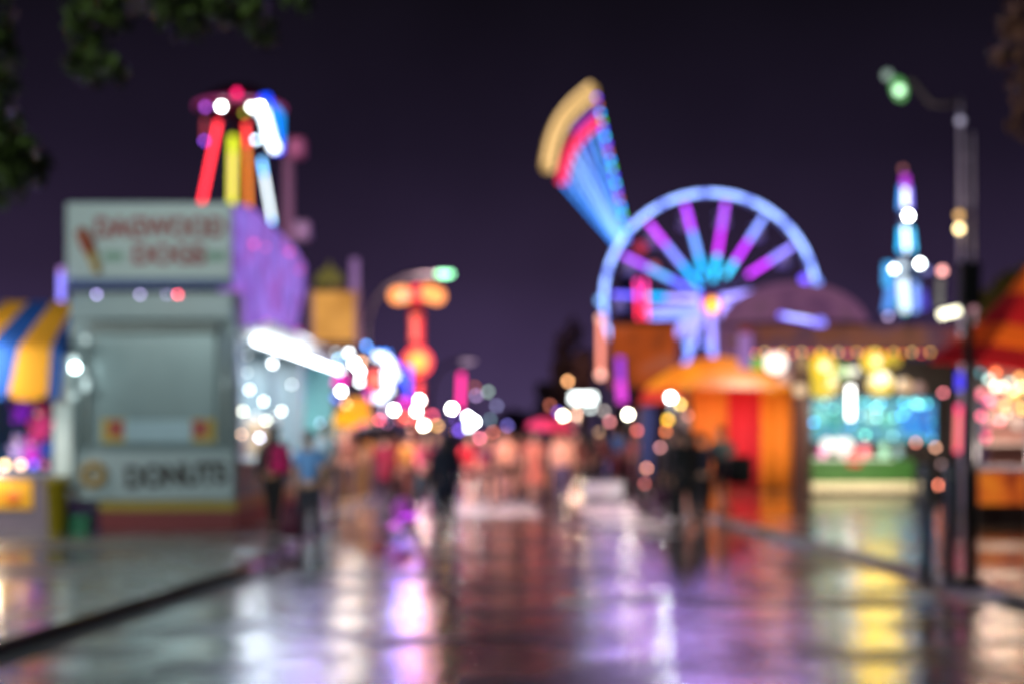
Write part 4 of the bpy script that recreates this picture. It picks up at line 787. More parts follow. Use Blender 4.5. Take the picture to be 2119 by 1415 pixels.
nb = thing('flag_banner', 'tall navy blue feather banner left of the dark coated couple', 'banner', (X(1338, 33), 33, .12)); m = MB(); y = 33
m.prism([(X(1326, y), Z(985, y)), (X(1352, y), Z(985, y)), (X(1356, y), Z(850, y)), (X(1346, y), Z(836, y)), (X(1328, y), Z(846, y))], y, y+.02); m.build('cloth', canvas((52, 74, 130), .3), nb)
m = MB(); m.path([(X(1325, y), y+.01, .12), (X(1325, y), y+.01, Z(850, y)), (X(1336, y), y+.01, Z(834, y))], .02); m.build('pole', STEEL, nb, True)
for px, py, c, wd, gn, lb in ((1388, 822, (244, 255, 255), 20, 3.2, 'very bright white lamp in front of the mushroom canopy'), (1408, 836, (255, 210, 100), 16, .9, 'yellow lamp touching the very bright white lamp'), (1382, 868, (255, 190, 40), 19, .9, 'amber lamp over the dark coated couple'), (1378, 892, (255, 130, 70), 16, .5, 'orange lamp lowest over the dark coated couple'), (1424, 860, (220, 130, 110), 15, .35, 'dim peach lamp right of the amber lamp')):
    post_lamp(px, py, 34., c, wd, gn, lb, group='cluster of lamps by the mushroom canopy', name='cluster_lamp', watts=700 if gn > 3 else 0)
lamp('SPOT', (X(1400, 29), 28.5, 3.0), 750, (1, .58, .54), tt, .15, (.6, 32, .9), 120, .8)
lamp('SPOT', (X(1400, 29)-.4, 28.2, 3.1), 260, (1, .8, .6), tt, .12, (2.1, 26.5, 0), 60, .8)
# ---- dome tent in the back
DX = 1640
dm = thing('dome_tent', 'large dusky pink dome tent behind the game stall', 'tent', (X(1612, 76), 76, 0)); y = 76.
m = MB(); m.lathe([(4.15, .12), (4.15, Z(668, y))], (X(DX, y+4), y+4, 0), 40); m.lathe([(4.15, Z(668, y))] + [(4.15*math.cos(R(a)), Z(668, y)+(Z(570, y)-Z(668, y))*math.sin(R(a))) for a in range(6, 90, 7)] + [(.001, Z(570, y))], (X(DX, y+4), y+4, 0), 40)
m.build('dome', glow_patches([(104, 66, 100), (128, 82, 116), (112, 76, 100)], .5, .8, 3.), dm, True)  # glow put into the dome cloth in place of light on it
m = MB(); m.torus((X(DX, y+4), y+4, Z(668, y)), 4.2, .12, 60, 8, 0, 'Z'); m.build('eave_ring', paint((120, 96, 110), .5), dm, True)
# ---- prize game stall
GD = 36.; ps = thing('prize_stall', 'wide prize stall with yellow lanterns, cyan prize wall and green counter', 'stall', (X(1770, GD), GD, .12)); y = GD; xa, xb = X(1672, y), X(2010, y)
m = MB(); m.ext(X(1532, y-1.2), X(1990, y-1.2), y-1.2, y-1.0, Z(722, y-1), Z(676, y-1), 0, .04); m.build('fascia', glow_patches([(70, 40, 40), (150, 80, 50), (100, 60, 84), (170, 66, 50)], .9, .55, 8.), ps)
m = MB(); m.ext(X(1532, y), X(2000, y), y-1, y+3, Z(690, y-1), Z(684, y-1)); m.build('roof', paint((70, 54, 52), .6), ps)
m = MB(); m.ext(xa, xb, y+1.6, y+1.7, .12, 3.6); m.ext(xa-.08, xa, y-.2, y+1.7, .12, 3.6); m.ext(xb, xb+.08, y-.2, y+1.7, .12, 3.6); m.build('wall', paint((40, 28, 24), .6), ps)
m = MB(); yw = y+1.55; m.ext(X(1644, yw), X(1935, yw), yw, yw+.05, Z(912, yw), Z(822, yw)); pw = m.build('prize_wall', glow_patches([(30, 120, 130), (70, 190, 200), (120, 200, 190), (60, 170, 235), (20, 90, 100)], 3.6, .85, 2.5, 6.), ps)  # mottled glow stands in for cyan light on rows of prizes
m = MB(); m.ext(X(1862, yw), X(1932, yw), yw-.04, yw-.01, Z(900, yw), Z(842, yw)); m.build('blue_board', glow_patches([(30, 120, 230), (50, 170, 255), (90, 140, 240)], 2., .9, 5.), pw)
for px in (1676, 1996):
    m = MB(); m.tube((X(px, y-1), y-1, .12), (X(px, y-1), y-1, Z(722, y-1)), .05); m.build('post', paint((70, 60, 54), .4), ps, True)
m = MB(); m.ext(X(1530, y-1.4), X(1556, y-1.4), y-1.4, y-1.25, Z(762, y-1.4), Z(690, y-1.4), 0, .03); m.build('lilac_post', led((150, 104, 176), 26, 'area', .95), ps)
m = MB(); m.ext(X(1676, y-.5), X(1900, y-.5), y-.5, y+.2, .42, .98, 0, .03); ct = m.build('counter', paint((46, 98, 34), .5, 0, .35, None, 2.5), ps)
m = MB(); m.ext(X(1672, y-.6), X(1905, y-.6), y-.62, y-.505, .2, .42, 0, .02); m.build('base_board', paint((236, 224, 186), .5), ps)
m = MB(); m.ext(X(1690, y-.5), X(1850, y-.5), y-.55, y+.25, .98, 1.03, 0, .015); m.build('counter_top', paint((190, 220, 200), .3), ct)
rod('fluorescent_tube', (1760, 800), (1760, 866), (255, 255, 250), 16, 2.4, ps, y-.3)
m = MB(); m.box(P(1768, 955, y-.53), (.34, .02, .2), 0, None, .005); m.build('red_badge', paint((180, 30, 40), .5), ct)
for px in (1712, 1735, 1752): 
    m = MB(); m.ball(P(px, 920, y-.2), (.16, .14, .17), 12, 8); m.build('lit_toy_glow', led((255, 252, 240), 24, 'area', 1.6), ps, True)  # glowing balls stand in for toys lit white on the counter
for i in range(24):
    px = 1545+i*19; m = MB(); m.ball(P(px, 728+(i % 2)*3, GD-1.25), .04, 10, 7); m.build('added_bulb', led(((255, 190, 90), (255, 120, 60), (255, 210, 130), (250, 80, 60))[i % 4], 6.5, 'dot', .16), ps, True)  # bulb row added for a warm glow under the fascia
rb = random.Random(9)
for i in range(34):
    m = MB(); m.ball(P(rb.uniform(1650, 1930), rb.uniform(830, 905), yw-.1), .035, 8, 6); m.build('prize_glint', led(((170, 240, 240), (90, 210, 220), (120, 220, 190), (70, 170, 250))[i % 4], 5.7, 'dot', rb.uniform(.15, .45)), pw, True)  # tiny glowing balls for the glints on the prizes
def lantern(px, py, rgb, wpx, gain, label, core=None, d=GD-.9):
    t = thing('lantern', label, 'lantern', P(px, py, d), 'round lanterns of the prize stall'); wpx *= 1.25; r_ = wpx/2/FPX*d
    m = MB(); m.ball((0, 0, 0), (r_, r_, r_*.95), 18, 12); m.build('shade', led(rgb, wpx, 'dot', gain), t, True, True)
    if core: m = MB(); m.disc((0, -r_*1.02, 0), r_*.34, .02, 16); m.build('bulb', led(core, wpx*.42, 'area', 1.6), t, True, True)
    m = MB(); m.tube((0, 0, r_), (0, 0, max(r_+.05, Z(718, d)-Z(py, d))), .012); m.lathe([(.05, r_*.93), (.05, r_*1.05), (.001, r_*1.06)], (0, 0, 0), 10); m.build('cord', DARK, t, True, True)
for a in ((1605, 750, (255, 240, 225), 36, 1.8, 'brilliant white lantern at the left end of the prize stall', (255, 255, 250)), (1566, 752, (130, 200, 30), 26, .8, 'green lantern leftmost under the prize stall fascia', None), (1624, 782, (250, 190, 165), 22, .5, 'peach lantern just below the brilliant white one', None), (1700, 758, (255, 214, 0), 46, 1.25, 'largest yellow lantern with white core, upper left of the tube', (255, 250, 225)),
          (1703, 796, (245, 208, 0), 48, 1., 'plain yellow lantern beneath the largest yellow one', None), (1745, 768, (120, 190, 50), 26, .7, 'green lantern between the yellow ones', None), (1764, 770, (150, 150, 120), 20, .35, 'dim grey lantern above the white tube', None), (1808, 747, (255, 214, 0), 40, 1.25, 'yellow lantern with white core right of the tube', (255, 250, 215)),
          (1848, 744, (225, 190, 20), 26, .7, 'small dull yellow lantern far right of the row', None), (1822, 794, (250, 208, 0), 42, 1.1, 'yellow lantern lower right of the tube', None), (1655, 806, (255, 215, 170), 20, .6, 'cream lantern at the lower left', None), (1870, 798, (255, 200, 140), 26, .7, 'warm cream lantern right of the lower yellow one', None), (1900, 802, (190, 140, 130), 20, .4, 'dim pinkish lantern at the right end', None), (1660, 750, (230, 180, 120), 24, .35, 'faint amber lantern between white and yellow', None)): lantern(*a)
lamp('AREA', (X(1770, y), y-.9, 3.3), 200, (1, .95, .8), ps, 1.6, (X(1770, y), y+.5, .6)); lamp('AREA', (X(1790, y), y-1.35, 3.1), 28, (1, .62, .04), ps, 1.0, (X(1790, y), 29, 0)); lamp('AREA', (X(1780, y), y-3.2, 1.9), 110, (1, .85, .65), ps, .8, (X(1780, y), y, .6))
for px, py, c, s, lb in ((1790, 925, (240, 120, 140), .55, 'rose plush toy on the green counter next to the lit display'), (1830, 918, (150, 210, 190), .55, 'mint plush toy on the green counter'), (1775, 895, (220, 60, 80), .5, 'red plush toy behind the white tube'), (1745, 935, (255, 200, 220), .4, 'tiny pale pink plush toy at the front of the counter'), (1702, 938, (240, 110, 200), .45, 'bright pink plush toy at the left end of the counter'), (1860, 925, (120, 160, 170), .5, 'grey blue plush toy at the right end of the counter')):
    o = plush((X(px, y-.2), y-.2 + (.5 if py < 900 else 0), 1.03), c, lb, s*.95, 'plush prizes of the prize stall', 'long' if s > .5 else 'round', rnd.uniform(-.4, .4))
for px, py, c, lb in ((1672, 838, (60, 200, 210), 'turquoise plush toy hanging leftmost on the prize wall'), (1700, 842, (130, 220, 220), 'pale aqua plush toy second on the prize wall'), (1725, 848, (40, 150, 150), 'deep teal plush toy beside the white tube'), (1800, 840, (150, 215, 215), 'icy plush toy right of the white tube'), (1835, 844, (110, 200, 190), 'sea green plush toy left of the blue board'), (1880, 850, (40, 140, 240), 'vivid blue plush toy on the blue board'), (1915, 848, (70, 110, 220), 'indigo plush toy rightmost on the prize wall')):
    plush(P(px, py+36, yw-.2), c, lb, .62, 'plush prizes hung on the cyan wall', 'round', rnd.uniform(-.3, .3))
# ---- drop tower
TD2 = 90.; dt = thing('drop_tower', 'slender light tower glowing violet at the top and cyan below', 'fairground ride', (X(1873, TD2), TD2, 0))
m = MB(); m.tube((X(1873, TD2), TD2+.6, 0), (X(1873, TD2), TD2+.6, Z(352, TD2)), .4, .25, 12); m.build('mast', paint((90, 90, 120), .4), dt, True)
for a, b, c, wd, gn in (((1873, 364), (1873, 392), (190, 60, 220), 22, .9), ((1866, 385), (1863, 432), (60, 150, 240), 12, .7), ((1880, 385), (1883, 432), (120, 110, 235), 12, .7), ((1873, 375), (1874, 430), (225, 225, 250), 10, 1.2), ((1865, 472), (1862, 520), (0, 170, 235), 14, 1.), ((1884, 472), (1890, 520), (60, 180, 235), 14, 1.), ((1873, 468), (1876, 520), (225, 245, 255), 10, 1.2),
                        ((1838, 545), (1838, 592), (60, 170, 240), 30, 1.2), ((1866, 545), (1872, 645), (220, 240, 252), 28, 1.5), ((1893, 585), (1893, 645), (120, 160, 240), 24, 1.), ((1845, 595), (1836, 645), (80, 150, 240), 28, 1.), ((1905, 600), (1912, 640), (80, 70, 200), 26, .8), ((1860, 620), (1876, 648), (110, 220, 215), 16, .7)): rod('light_strip', a, b, c, wd, gn, dt, TD2)
for px, py, c, wd, gn in ((1880, 447, (250, 255, 250), 16, 3.4), (1850, 557, (225, 240, 250), 16, 1.6), (1904, 546, (240, 252, 250), 16, 2.2), (1918, 560, (90, 90, 150), 24, .5), (1838, 655, (170, 150, 190), 15, .4), (1868, 350, (120, 70, 70), 18, .4), (1950, 561, (255, 172, 166), 15, 1.1)):
    if px == 1950: continue
    m = MB(); m.ball(P(px, py, TD2-.8), wd*K/2/FPX*TD2, 12, 8); m.build('lamp_globe', led(c, wd*K, 'dot', gn), dt, True)
m = MB(); m.torus((X(1873, TD2), TD2+.6, Z(566, TD2)), 1.0, .28, 30, 10, 0, 'Z'); m.build('seat_ring', paint((70, 90, 130), .5), dt, True)
# ---- tall double mast with lamp and curved arm
MD = 30.; fm = thing('lamp_mast', 'tall grey twin mast with warm lamps and a curved arm lamp at the top', 'lamp mast', (X(1996, MD), MD, .12))
for px, r_, top_ in ((1987, .0, 205), (2012, -.008, 275)):
    m = MB(); m.tube((X(px+4, MD), MD, .12), (X(px, MD), MD, Z(top_, MD)), .055, r_+.035); m.build('pole', paint((214, 208, 236), .4), fm, True)
m = MB(); m.ext(X(1985, MD), X(2014, MD), MD-.02, MD+.02, Z(420, MD), Z(416, MD)); m.ext(X(1985, MD), X(2014, MD), MD-.02, MD+.02, Z(330, MD), Z(326, MD)); m.build('cross_bar', paint((128, 124, 150), .35, .3), fm)
m = MB(); m.path([P(1987, 210, MD), P(1960, 218, MD), P(1925, 215, MD), P(1905, 190, MD), P(1890, 170, MD), P(1868, 166, MD)], .05); arm = m.build('curved_arm', paint((56, 52, 58), .5), fm, True)
m = MB(); m.ball(P(1860, 185, MD), (.16, .14, .26), 14, 9, 0, -1, Matrix.Rotation(R(-18), 3, 'Y')); hd = m.build('lamp_head', led((110, 200, 110), 24, 'dot', .4), arm, True)
m = MB(); m.ball(P(1861, 187, MD-.2), .09, 12, 8); m.build('bulb', led((200, 255, 205), 16, 'dot', .7), hd, True)
m = MB(); m.ball(P(1836, 156, MD), .1, 12, 8); m.build('reflector', led((110, 130, 120), 18, 'dot', .6), arm, True)  # reflector emits a dim grey by itself
for px, py, gn, c in ((1985, 446, .6, (220, 170, 100)), (1985, 474, 1.6, (255, 225, 160)), (1987, 250, .3, (170, 165, 190))):
    m = MB(); m.ball(P(px, py, MD-.25), .075, 12, 8); m.build('lamp_globe', led(c, 15, 'dot', gn), fm, True)
# ---- near dark post with box and bracket lamp, bollards
ND = 14.55; dp = thing('dark_post', 'thick black post with a control box and bracket lamp at the right', 'post', (X(2008, ND), ND, .12))
m = MB(); m.tube((X(2009, ND), ND, .12), (X(2003, ND), ND, Z(560, ND)), .055, .048, 14); m.lathe([(.001, .12), (.16, .12), (.16, .15), (.09, .2)], (X(2009, ND), ND, 0), 16); m.build('pole', BLACK, dp, True)
m = MB(); m.box((X(2003, ND), ND-.02, Z(590, ND)), (.21, .18, .46), 0, None, .02); m.build('control_box', BLACK, dp)
m = MB(); m.path([(X(2003, ND), ND, Z(690, ND)), (X(1975, ND), ND-.05, Z(668, ND)), P(1965, 655, ND-.05)], .014); br = m.build('bracket', DARK, dp, True)
m = MB(); m.tube(P(1945, 652, ND-.08), P(1984, 643, ND-.08), .035, None, 12); m.build('lamp_tube', led((255, 250, 215), 14, 'line', 2.), br, True)
m = MB(); m.tube(P(1946, 575, ND), P(1944, 636, ND), .03, None, 10); m.build('lamp_holder', led((112, 110, 104), 14, 'line', .55), br, True)  # holder is no lamp but has a dim grey glow
for px, py, c, gn in ((1950, 561, (255, 170, 164), .9), (2015, 642, (170, 120, 130), .3)):
    m = MB(); m.ball(P(px, py, ND-.1), .038, 12, 8); m.build('lamp_globe', led(c, 15, 'dot', gn), br, True)
for px, lb in ((1916, 'grey steel bollard leftmost of the pair beside the black post'), (1966, 'grey steel bollard right next to the black post')):
    d = 14.7; t = thing('bollard', lb, 'bollard', (X(px, d), d, .12), 'steel bollards beside the black post'); zt2 = Z(955, d) - .12
    m = MB(); m.lathe([(.001, 0), (.09, 0), (.09, .02), (.052, .035), (.052, zt2-.04), (.03, zt2), (.001, zt2)], (0, 0, 0), 16); m.build('shaft', paint((96, 104, 116), .35, .5), t, True, True)
    m = MB(); m.torus((0, 0, zt2-.14), .054, .01, 20, 6, 0, 'Z'); m.build('band', paint((190, 190, 190), .3), t, True, True)
# led strip post and pink lamp dots near it
lpst = thing('light_post', 'post with blue and hot pink light tubes left of the black post', 'light post', (X(1984, 28), 28, .12))
m = MB(); m.tube((X(1985, 28), 28.15, .12), (X(1985, 28), 28.15, Z(740, 28)), .06); m.build('pole', DARK, lpst, True)
rod('light_tube', (1986, 770), (1986, 806), (60, 50, 235), 20, .95, lpst, 28); rod('light_tube', (1984, 838), (1981, 935), (255, 60, 120), 16, .9, lpst, 28); rod('light_tube', (1982, 855), (1980, 930), (255, 130, 120), 12, .5, lpst, 27.85)
for px, py, c, gn, lb in ((1952, 812, (225, 120, 130), .6, 'rosy lamp above the peach lamp at the right'), (1936, 925, (235, 170, 140), .55, 'peach lamp low between the stall and the black post'), (1948, 960, (150, 120, 120), .3, 'dim brown lamp below the peach one'), (1984, 965, (170, 80, 110), .35, 'dim mauve lamp beside the black post'), (1940, 1003, (255, 140, 110), .9, 'coral lamp lowest beside the black post'), (1895, 915, (230, 130, 110), .5, 'salmon glow for a pale head at the right end of the prize wall'), (1956, 1003, (255, 140, 110), .7, 'small coral lamp right beside the lowest coral one'), (1984, 1003, (110, 70, 60), .35, 'rust lamp at the foot of the light post')):  # the salmon one by the prize wall stands for a lit head
    post_lamp(px, py, 31., c, 15, gn, lb, group='small lamps between the prize stall and black post', name='light_dot')
# ---- red tent at the right edge
RD = 24.; rt = thing('circus_tent', 'red and orange striped tent over a stall at the right edge', 'tent', (X(2150, RD), RD+1, .12)); apex = P(2150, 520, RD+1.6)
eave = [P(1925, 748, RD+1.2), P(2020, 752, RD-.2), P(2130, 770, RD-.4), P(2300, 770, RD-.2), P(2330, 745, RD+2.5), P(2150, 730, RD+3.4), P(1935, 730, RD+3.2)]
RT, OR = canvas((196, 12, 30), .4), canvas((250, 120, 20), .4); m = MB(); vs = []; fs = []; ms = []; rings = [0, .16, .3, .55, .76, 1.]; ne_ = len(eave)
for f in rings[1:]:
    for q in eave: v = apex.lerp(q, f); v.z -= .22*math.sin(math.pi*f); vs.append(v)
vs.append(apex)
for j in range(len(rings)-2):
    for i in range(ne_): fs.append((j*ne_+i, (j+1)*ne_+i, (j+1)*ne_+(i+1) % ne_, j*ne_+(i+1) % ne_)); ms.append(1 if j in (0, 2) else 0)
for i in range(ne_): fs.append((len(vs)-1, i, (i+1) % ne_)); ms.append(1)
m.sheet(vs, fs, .02, ms); m.build('canopy', [RT, OR], rt)
for q in (eave[1], eave[2]):
    m = MB(); m.tube((q.x, q.y, .12), q, .04); m.build('pole', STEEL, rt, True)
m = MB(); m.ext(X(2022, RD), X(2300, RD), RD+.4, RD+.9, 1.02, 1.1, 0, .02); m.build('counter_top', paint((140, 146, 170), .4), rt)
m = MB(); m.ext(X(2026, RD), X(2300, RD), RD+.45, RD+.8, .45, 1.02, 0, .02); m.build('counter_front', glow_patches([(150, 50, 20), (240, 110, 30), (255, 140, 40)], 2.6, .6, 2.), rt)
m = MB(); m.ext(X(2026, RD), X(2300, RD), RD+.5, RD+.8, .12, .45); m.build('plinth', paint((50, 28, 24), .6), rt)
m = MB(); m.ext(X(2046, RD+2.4), X(2300, RD), RD+2.4, RD+2.5, .12, 2.9); m.build('back_wall', paint((130, 90, 84), .6), rt)
for z in (1.5, 1.95):
    m = MB(); m.ext(X(2030, RD+2), X(2290, RD+2), RD+2, RD+2.4, z-.03, z); m.build('shelf', paint((170, 160, 160), .5), rt)
for px, py, c, wd, gn in ((2046, 784, (190, 225, 215), 20, .7), (2028, 770, (60, 140, 150), 18, .4), (2090, 790, (150, 200, 190), 20, .5), (2060, 800, (255, 225, 200), 20, .7), (2100, 815, (255, 200, 30), 40, .9), (2080, 840, (255, 170, 60), 22, .6), (2110, 780, (250, 180, 90), 22, .6), (2028, 815, (240, 40, 110), 30, .8), (2048, 830, (250, 90, 150), 26, .7), (2040, 905, (220, 50, 110), 24, .6), (2045, 880, (210, 80, 110), 20, .4), (2084, 855, (190, 190, 160), 16, .35), (2105, 880, (160, 150, 140), 30, .4), (2060, 770, (255, 120, 60), 20, .7), (2075, 800, (255, 210, 160), 20, .7), (2115, 845, (255, 190, 60), 24, .7), (2070, 870, (255, 130, 140), 20, .6), (2030, 860, (250, 60, 120), 20, .6), (2095, 760, (255, 90, 50), 20, .6), (2115, 800, (255, 220, 120), 20, .8)):
    m = MB(); m.ball(P(px, py, RD+.6), wd*K/2/FPX*RD, 14, 9); m.build('bulb', led(c, wd*K, 'dot', gn), rt, True)
lamp('AREA', (X(2110, RD), RD+.9, 2.6), 160, (1, .8, .6), rt, .8, (X(2110, RD), RD+1.2, 0)); lamp('SPOT', (X(2040, 20), 19.5, .4), 4500, (1, .8, .65), rt, .1, (X(2110, RD), RD, 3.4), 50)
lamp('AREA', (xs+.2, 31, 4.6), 300, (.55, .3, 1), fa, 3., (xs+6, 31, 0)); lamp('POINT', P(835, 800, SD-.6), 170, (.22, .18, 1), ss, .5); lamp('POINT', P(868, 830, 47), 60, (1, .16, .4), hs, .4); lamp('POINT', P(722, 760, 38.6), 80, (1, .82, .66), oa, .3)
lamp('AREA', hc + Vector((0, -3, 0)), 1800, (.6, .35, 1), fw, 15., (0, 40, 0)); lamp('POINT', P(864, 720, HD-2.), 140, (1, .5, .45), hs, .4)
post_lamp(1192, 858, 112, (220, 170, 150), 12, .3, 'faint lamp added far away to brighten the tall dim tree', base=.004, watts=15000)  # strong light added here as an uplight for the tree
# ================================================================== TREES
def leaf_mesh(centres, size, seed):
    rg = random.Random(seed); m = MB()
    for c, rr, n in centres:
        for _ in range(int(n*1.6)):
            while True:
                q = Vector((rg.uniform(-1, 1), rg.uniform(-1, 1), rg.uniform(-1, 1)))
                if q.length <= 1: break
            p_ = Vector(c) + Vector((q.x*rr[0], q.y*rr[1], q.z*rr[2])); s = size*rg.uniform(.6, 1.3)
            rot = Matrix.Rotation(rg.uniform(0, 6.28), 3, 'Z') @ Matrix.Rotation(rg.uniform(-1.2, 1.2), 3, 'X') @ Matrix.Rotation(rg.uniform(-.6, .6), 3, 'Y')
            b = len(m.v); m.v += [p_ + rot @ Vector(v) for v in ((0, -s, 0), (.42*s, -.2*s, .1*s), (0, s, -.12*s), (-.42*s, -.2*s, .1*s), (0, -.1*s, -.04*s))]
            m.f += [(b, b+1, b+4), (b+1, b+2, b+4), (b+2, b+3, b+4), (b+3, b, b+4)]; m.mi += [0]*4
    return m
def leafmat(a): return paint(a, .26, 0, .45, 'leaf', 9.)
BARK = paint((60, 48, 38), .9, 0, .3, None, 12, .6)
TDp = 7.6
def P8(px, py, d=TDp): return P(px, py, d)
tl = thing('tree', 'dark green leafy tree overhanging the top left corner', 'tree', (-4.6, 7.4, .12))
m = MB(); m.path([(-4.6, 7.4, .12), (-4.55, 7.4, 1.6), (-4.4, 7.45, 3.2), (-4.1, 7.5, 4.6), (-3.8, 7.6, 5.8)], [.22, .18, .16, .12, .07], 12); m.build('trunk', BARK, tl, True)
for pts in ([(-4.4, 7.45, 3.2), P8(-150, 330), P8(10, 300), P8(30, 350)], [(-4.2, 7.5, 4.2), P8(-40, -120), P8(150, -40), P8(210, 60), P8(205, 140)], [(-4.0, 7.5, 4.8), P8(100, -160), P8(330, -70), P8(480, 10), P8(540, 60)], [P8(330, -70), P8(360, 0), P8(375, 50)], [(-4.4, 7.45, 3.4), P8(-120, 120), P8(-20, 170)]):
    m = MB(); m.path(pts, [.05, .035, .02, .012, .008][:len(pts)], 8); m.build('branch', BARK, tl, True)
k = TDp/FPX
CL = [((205, 20), (62, 50), 80), ((180, 70), (36, 40), 60), ((200, 142), (62, 26), 75), ((255, 10), (30, 40), 30), ((330, 0), (60, 30), 50), ((375, 40), (45, 34), 65), ((470, 15), (80, 30), 80), ((540, 55), (28, 36), 45), ((610, -4), (40, 12), 15), ((130, -50), (90, 40), 60), ((330, -80), (260, 60), 160), ((0, 130), (22, 90), 70), ((10, 260), (22, 60), 40), ((20, 310), (45, 45), 80), ((45, 350), (48, 42), 75), ((70, 320), (26, 24), 25), ((-60, 220), (60, 170), 160), ((-20, 400), (60, 30), 40), ((-40, 20), (60, 80), 90), ((-150, -150), (200, 120), 200)]
cs = [(P8(*c), (r_[0]*k, .3, r_[1]*k), n) for c, r_, n in CL]
leaf_mesh(cs, .052, 11).build('crown', leafmat((86, 106, 54)), tl)
tr2 = thing('tree', 'warm lit bare leaved tree at the top right edge', 'tree', (3.9, 8.6, .12))
m = MB(); m.path([(3.9, 8.6, .12), (3.85, 8.6, 2.2), (3.75, 8.6, 4.6), (3.7, 8.6, 5.6)], [.16, .14, .1, .06], 12); m.build('trunk', BARK, tr2, True)
for pts in ([(3.75, 8.6, 4.2), P(2150, 60, 8.6), P(2100, 90, 8.6)], [(3.8, 8.6, 3.2), P(2160, 200, 8.6), P(2125, 170, 8.6)]):
    m = MB(); m.path(pts, [.04, .02, .01], 8); m.build('branch', BARK, tr2, True)
k = 8.6/FPX; leaf_mesh([(P(*c, 8.6), (r_[0]*k, .3, r_[1]*k), n) for c, r_, n in (((2110, 40), (30, 50), 60), ((2085, 105), (24, 26), 30), ((2130, 150), (25, 90), 70), ((2190, 60), (60, 120), 140), ((2120, 250), (16, 40), 20))], .05, 5).build('crown', leafmat((140, 96, 78)), tr2)
def far_tree(px, ytop, d, w_, label, seed, rgb):
    t = thing('tree', label, 'tree', (X(px, d), d, 0), 'dim trees beyond the far end of the street'); zt3 = Z(ytop, d); x = X(px, d); ww = w_/FPX*d/2
    m = MB(); m.path([(x, d, 0), (x+.1, d, zt3*.45), (x, d, zt3*.8)], [.4, .28, .1], 10); m.build('trunk', BARK, t, True)
    rg = random.Random(seed); c = [((x+rg.uniform(-.7, .7)*ww, d+rg.uniform(-1, 1), zt3*rg.uniform(.3, .92)), (ww*.6, 1.5, zt3*.12), 60) for _ in range(12)]
    leaf_mesh(c, .5, seed).build('crown', leafmat(rgb), t)
for a in ((1178, 660, 125, 60, 'tallest dim tree beyond the box sign', 1, (150, 120, 110)), (1140, 770, 130, 50, 'low dim tree left of the tallest far tree', 2, (110, 100, 100)), (1205, 720, 120, 44, 'dim tree between the tallest one and the salmon column', 3, (140, 110, 104)), (1060, 850, 140, 80, 'low dim tree in the gap at the end of the street', 4, (80, 70, 100)), (2085, 570, 40, 90, 'olive green tree behind the striped circus tent', 6, (120, 110, 50))): far_tree(*a)
# ================================================================== PEOPLE
pers = {}
def pp_(key, *a): pers[key] = (person(*a), a[3])
pp_('a', 566, 1106, 1.68, 'stroll', 170, 'tan', 'long', (24, 16, 14), 'jacket', (40, 24, 30), 'trousers', (22, 18, 24), (30, 26, 26), 'dark haired person in dark clothes with pink backpack beside the trailer')
pp_('b', 640, 1136, 1.68, 'stand', 185, 'fair', 'tail', (120, 84, 80), 'shirt', (120, 172, 240), 'trousers', (56, 56, 70), (60, 50, 60), 'person in light blue top carrying a maroon tote bag')
pp_('c', 672, 1082, 1.72, 'stand', 160, 'fair', 'short', (70, 60, 60), 'shirt', (196, 216, 232), 'shorts', (30, 44, 54), (70, 60, 60), 'person in pale blue shirt and dark shorts at the teal stall')
pp_('d', 795, 1060, 1.62, 'hold', 175, 'fair', 'short', (50, 30, 30), 'coat', (150, 20, 56), 'trousers', (60, 40, 56), (50, 40, 44), 'person in crimson coat under the dark umbrella')
pp_('e', 848, 1046, 1.66, 'walk', 20, 'fair', 'short', (60, 44, 30), 'jacket', (206, 142, 62), 'trousers', (110, 60, 50), (60, 50, 44), 'person in mustard yellow jacket behind the pram')
pp_('f', 880, 1080, 1.66, 'push', 30, 'fair', 'tail', (90, 60, 50), 'jacket', (230, 96, 124), 'trousers', (86, 96, 110), (190, 190, 186), 'person in pink top and grey trousers pushing the pram')
pp_('g', 922, 1112, 1.62, 'stand', 190, 'tan', 'long', (20, 16, 22), 'coat', (20, 22, 48), 'trousers', (16, 20, 46), (30, 24, 30), 'person in long navy coat standing mid street')
pp_('h', 972, 1052, 1.66, 'walk', 10, 'fair', 'short', (70, 40, 30), 'jacket', (214, 36, 52), 'shorts', (120, 40, 60), (220, 190, 180), 'person in bright red top walking toward the viewer')
